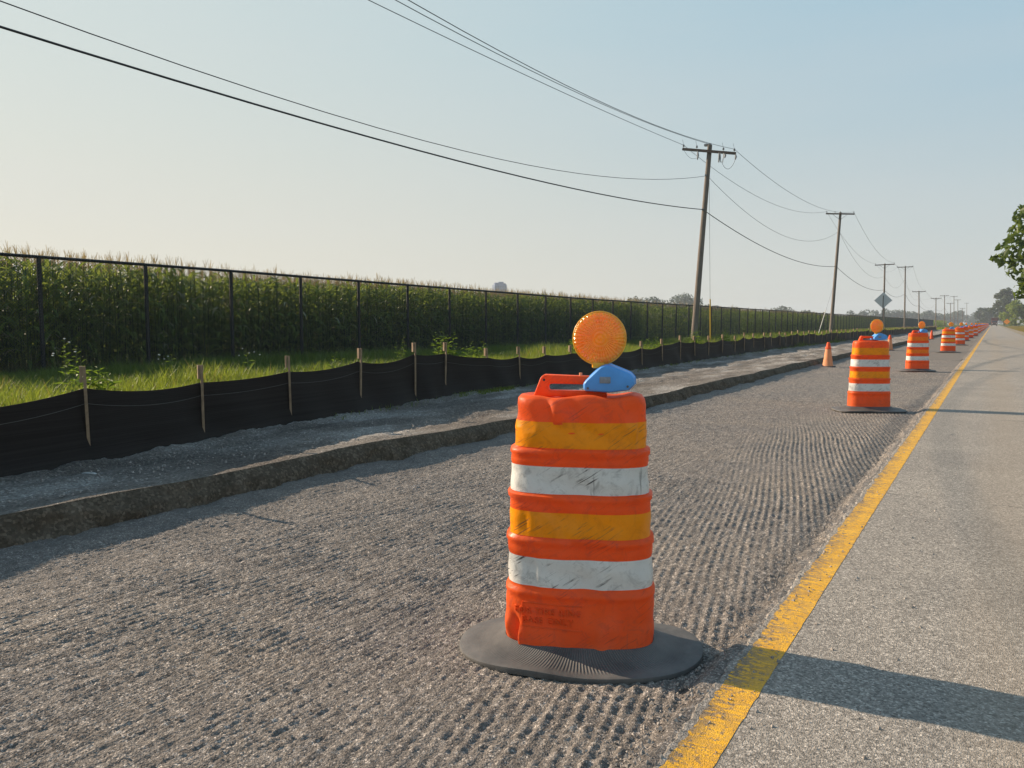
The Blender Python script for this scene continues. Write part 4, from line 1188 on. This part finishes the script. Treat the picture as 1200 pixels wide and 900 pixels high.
def tree(name, loc, H, R0, nclump, nleaf, size, mat, label, cat='tree', seed=1, trunk=True, low=.3, group=None, extra=None):
    rg = random.Random(seed); root = empty(name, loc); tag(root, label, cat, group)
    cs = []; rs = []
    for k in range(nclump):
        t = rg.random(); z = H*(low+(1-low)*t*.92); prof = math.sin(math.pi*min(1, (t*.8+.18)))**.6
        a = rg.uniform(0, 6.283); rr = R0*prof*math.sqrt(rg.random())*.85
        cs.append((math.cos(a)*rr, math.sin(a)*rr, z)); rs.append(R0*rg.uniform(.16, .30))
    for e in (extra or []): cs.append(e[:3]); rs.append(e[3])
    V, F = leaf_cloud(cs, rs, nleaf, size, seed=seed)
    mesh_np('crown', V, F, MT[mat], root)
    if trunk:
        m = MB(); m.tube([(0, 0, -.3), (.1, 0, H*.25), (0, .1, H*.55), (.1, 0, H*.8)], [R0*.075, R0*.055, R0*.035, R0*.015], 9); m.build('trunk', MT['bark'], root, smooth=True)
        m = MB()
        for c, q in list(zip(cs, rs))[:: 1 if nclump < 60 else 2]:
            z0 = max(H*.2, c[2]*.6); m.tube([(0, 0, z0), (c[0]*.5, c[1]*.5, z0*.45+c[2]*.55), c], [R0*.022, R0*.014, R0*.004], 5)
        m.build('limbs', MT['bark'], root)
    return root
GT = 'trees on the right side of the road'
tree('shade_tree', (9.2, 60, -.1), 13.5, 7.4, 85, 24000, .24, 'tree', 'near green shade tree reaching into the right edge of the photo over the road', seed=4, low=.32, group=GT,
     extra=[(a_-.05, b_, c_-1.5, d_) for a_, b_, c_, d_ in [(-8.3, 0, 7.5, 1.0), (-7.7, .5, 8.6, .9), (-7.2, 0, 9.6, 1.1), (-7.6, 0, 6.3, 1.0), (-6.9, 0, 5.2, .9), (-6.6, .3, 7.2, 1.4), (-6.3, 0, 9.9, 1.0), (-6.0, 0, 5.6, 1.2), (-7.6, -.4, 4.9, .55), (-5.8, 0, 8.6, 1.6), (-8.9, 0, 7.0, .45), (-6.4, 0, 13.4, .45)]])
tree('roadside_tree', (6.5, 600, 0), 24, 9.5, 60, 4200, .8, 'treedark', 'tall dark tree farthest off at the right of the road end', seed=5, low=.2, group=GT)
tree('roadside_tree', (9.5, 440, 0), 12, 6.8, 40, 4000, .45, 'treelime', 'rounded yellow-green tree in front of the dark trees at right', seed=6, low=.1, group=GT)
tree('roadside_tree', (19, 500, 0), 17, 8, 45, 3500, .6, 'treedark', 'dark tree behind the yellow-green tree at the right edge', seed=7, low=.1, group=GT)
tree('roadside_tree', (19.5, 400, 0), 13, 7, 45, 3500, .5, 'tree', 'green tree at the right edge beside the yellow-green tree', seed=8, low=.1, group=GT)
tree('roadside_tree', (-6, 760, 0), 15, 10, 45, 2500, .9, 'treedark', 'hazy dark tree left of the road end behind the truck', seed=9, low=.05, group=GT)
tree('roadside_shrub', (7.2, 205, -.2), 2.5, 1.9, 20, 1800, .13, 'treelime', 'low light-green shrub on the right verge at the photo edge', cat='shrub', seed=10, trunk=False, low=.15)
tree('dry_shrub', (5.6, 158, -.2), 1.0, 1.0, 14, 900, .08, 'orangeweed', 'low orange-brown dry plant on the right verge at the photo edge', cat='shrub', seed=11, trunk=False, low=.1)

def woods():
    rg = random.Random(3); V = []; F = []; off = 0
    def pos(u_, dep):
        # column of the view at depth dep (metres along the view axis)
        k = (u_-600)/900; p = f*0+Vector((f.x, f.y, 0)).normalized()*dep+r*(k*dep); return p
    spans = []
    u_ = 560.0
    while u_ < 1172:
        if u_ < 730: u_ = 730.0
        dep = float(np.interp(u_, [560, 900, 1100, 1172], [640, 700, 980, 1250])); env = (.80 if u_ < 900 else .60)+.16*math.sin(u_*.05)+.18*math.sin(u_*.017+1)+rg.uniform(-.2, .2)
        if 893 < u_ < 905 or 925 < u_ < 935: env *= .5
        h = 19*env+3; w_ = rg.uniform(8, 13)
        p = pos(u_, dep+rg.uniform(-15, 30))
        cs = []; rs = []
        for k in range(9):
            t = rg.random(); cs.append((p.x+rg.uniform(-w_, w_)*.8, p.y+rg.uniform(-w_, w_)*.8, h*(.2+.65*t))); rs.append(h*.22+1)
        v, fc = leaf_cloud(cs, rs, 900, 1.1, seed=int(u_*10)); V.append(v); F.append(fc+off); off += len(v)
        u_ += w_*900/dep*rg.uniform(.5, .9)
    o = mesh_np('distant_woodland', np.concatenate(V), np.concatenate(F), MT['woods'])
    tag(o, 'far hazy line of trees along the horizon beyond the corn', 'woodland', kind='stuff')
woods()

def far_building():
    k = (585.5-600)/900; dep = 1000.0; p = Vector((f.x, f.y, 0)).normalized()*dep+r*(k*dep)
    root = empty('tower_building', (p.x, p.y, 0), yaw+R(14)); tag(root, 'pale blue hazy tower block on the horizon above the corn', 'building')
    m = MB(); m.box((0, 0, 25.5), (16, 14, 51)); m.build('wall', MT['brick'], root)
    m = MB(); m.box((-4.2, 0, 52.2), (5, 8, 2.6)); m.box((1.5, 0, 52.8), (6, 8, 3.6)); m.box((6.4, 0, 51.8), (2.4, 6, 1.8)); m.build('roof_plant', MT['brick'], root)
    for kz in range(10):
        for kx in range(5):
            m = MB(); m.box((-6+kx*3, -7.03, 31+kz*1.95), (1.6, .12, 1.1)); m.build('window', MT['glass'], root)
far_building()

def truck():
    root = empty('truck', (.75, 415, .0)); tag(root, 'small reddish-brown truck far down the road at its vanishing point', 'truck')
    m = MB(); m.box((0, 2.5, 2.35), (2.5, 5.5, 2.9), bev=.05); m.build('cargo_box', MT['truckred'], root)
    m = MB(); m.box((0, -1.3, 1.55), (2.2, 1.8, 1.9), bev=.15); m.box((0, -2.5, 1.1), (2.1, 1.0, 1.0), bev=.12); cab = m.build('cab', MT['truckred'], root)
    m = MB(); m.box((0, -2.215, 2.0), (1.8, .04, .65)); m.build('windscreen', MT['glass'], cab)
    m = MB(); m.box((0, -3.03, 1.05), (1.1, .05, .5)); m.build('grille', MT['truckdark'], cab)
    m = MB(); m.box((0, -3.08, .55), (2.3, .16, .28)); m.build('bumper', MT['truckdark'], root)
    for s in (-1, 1):
        m = MB(); m.tube([(s*.8, -3.02, 1.05), (s*.8, -3.07, 1.05)], .14, 10); m.build('headlight', MT['white'], cab)
        for y in (-2.1, 3.8):
            m = MB(); m.tube([(s*.8, y, .5), (s*1.1, y, .5)], .5, 16); wh = m.build('wheel', MT['truckdark'], root)
            m = MB(); m.tube([(s*1.1, y, .5), (s*1.12, y, .5)], .26, 12); m.build('rim', MT['porcelain'], wh)
truck()
def small_signs():
    root = empty('warning_sign', (4.0, 300, -.1)); tag(root, 'orange diamond warning sign on the right verge before the yellow-green tree', 'road sign')
    m = MB(); m.prism([(0, .9), (.95, 1.85), (0, 2.8), (-.95, 1.85)], 0, .02); m.build('sign_panel', MT['signorange'], root)
    m = MB(); m.tube([(0, .05, 0), (0, .05, 2.2)], .03, 6)
    for s in (-1, 1): m.tube([(0, .05, .5), (s*.6, .05, 0)], .02, 5)
    m.build('sign_stand', MT['signpost'], root)
    root = empty('marker_sign', (5.9, 250, -.2)); tag(root, 'small white marker sign on a post in the right verge', 'road sign')
    m = MB(); m.box((0, 0, 1.9), (.6, .02, .75)); m.build('sign_panel', MT['white'], root)
    m = MB(); m.tube([(0, .04, 0), (0, .04, 2.1)], .03, 6); m.build('sign_post', MT['signpost'], root)
small_signs()
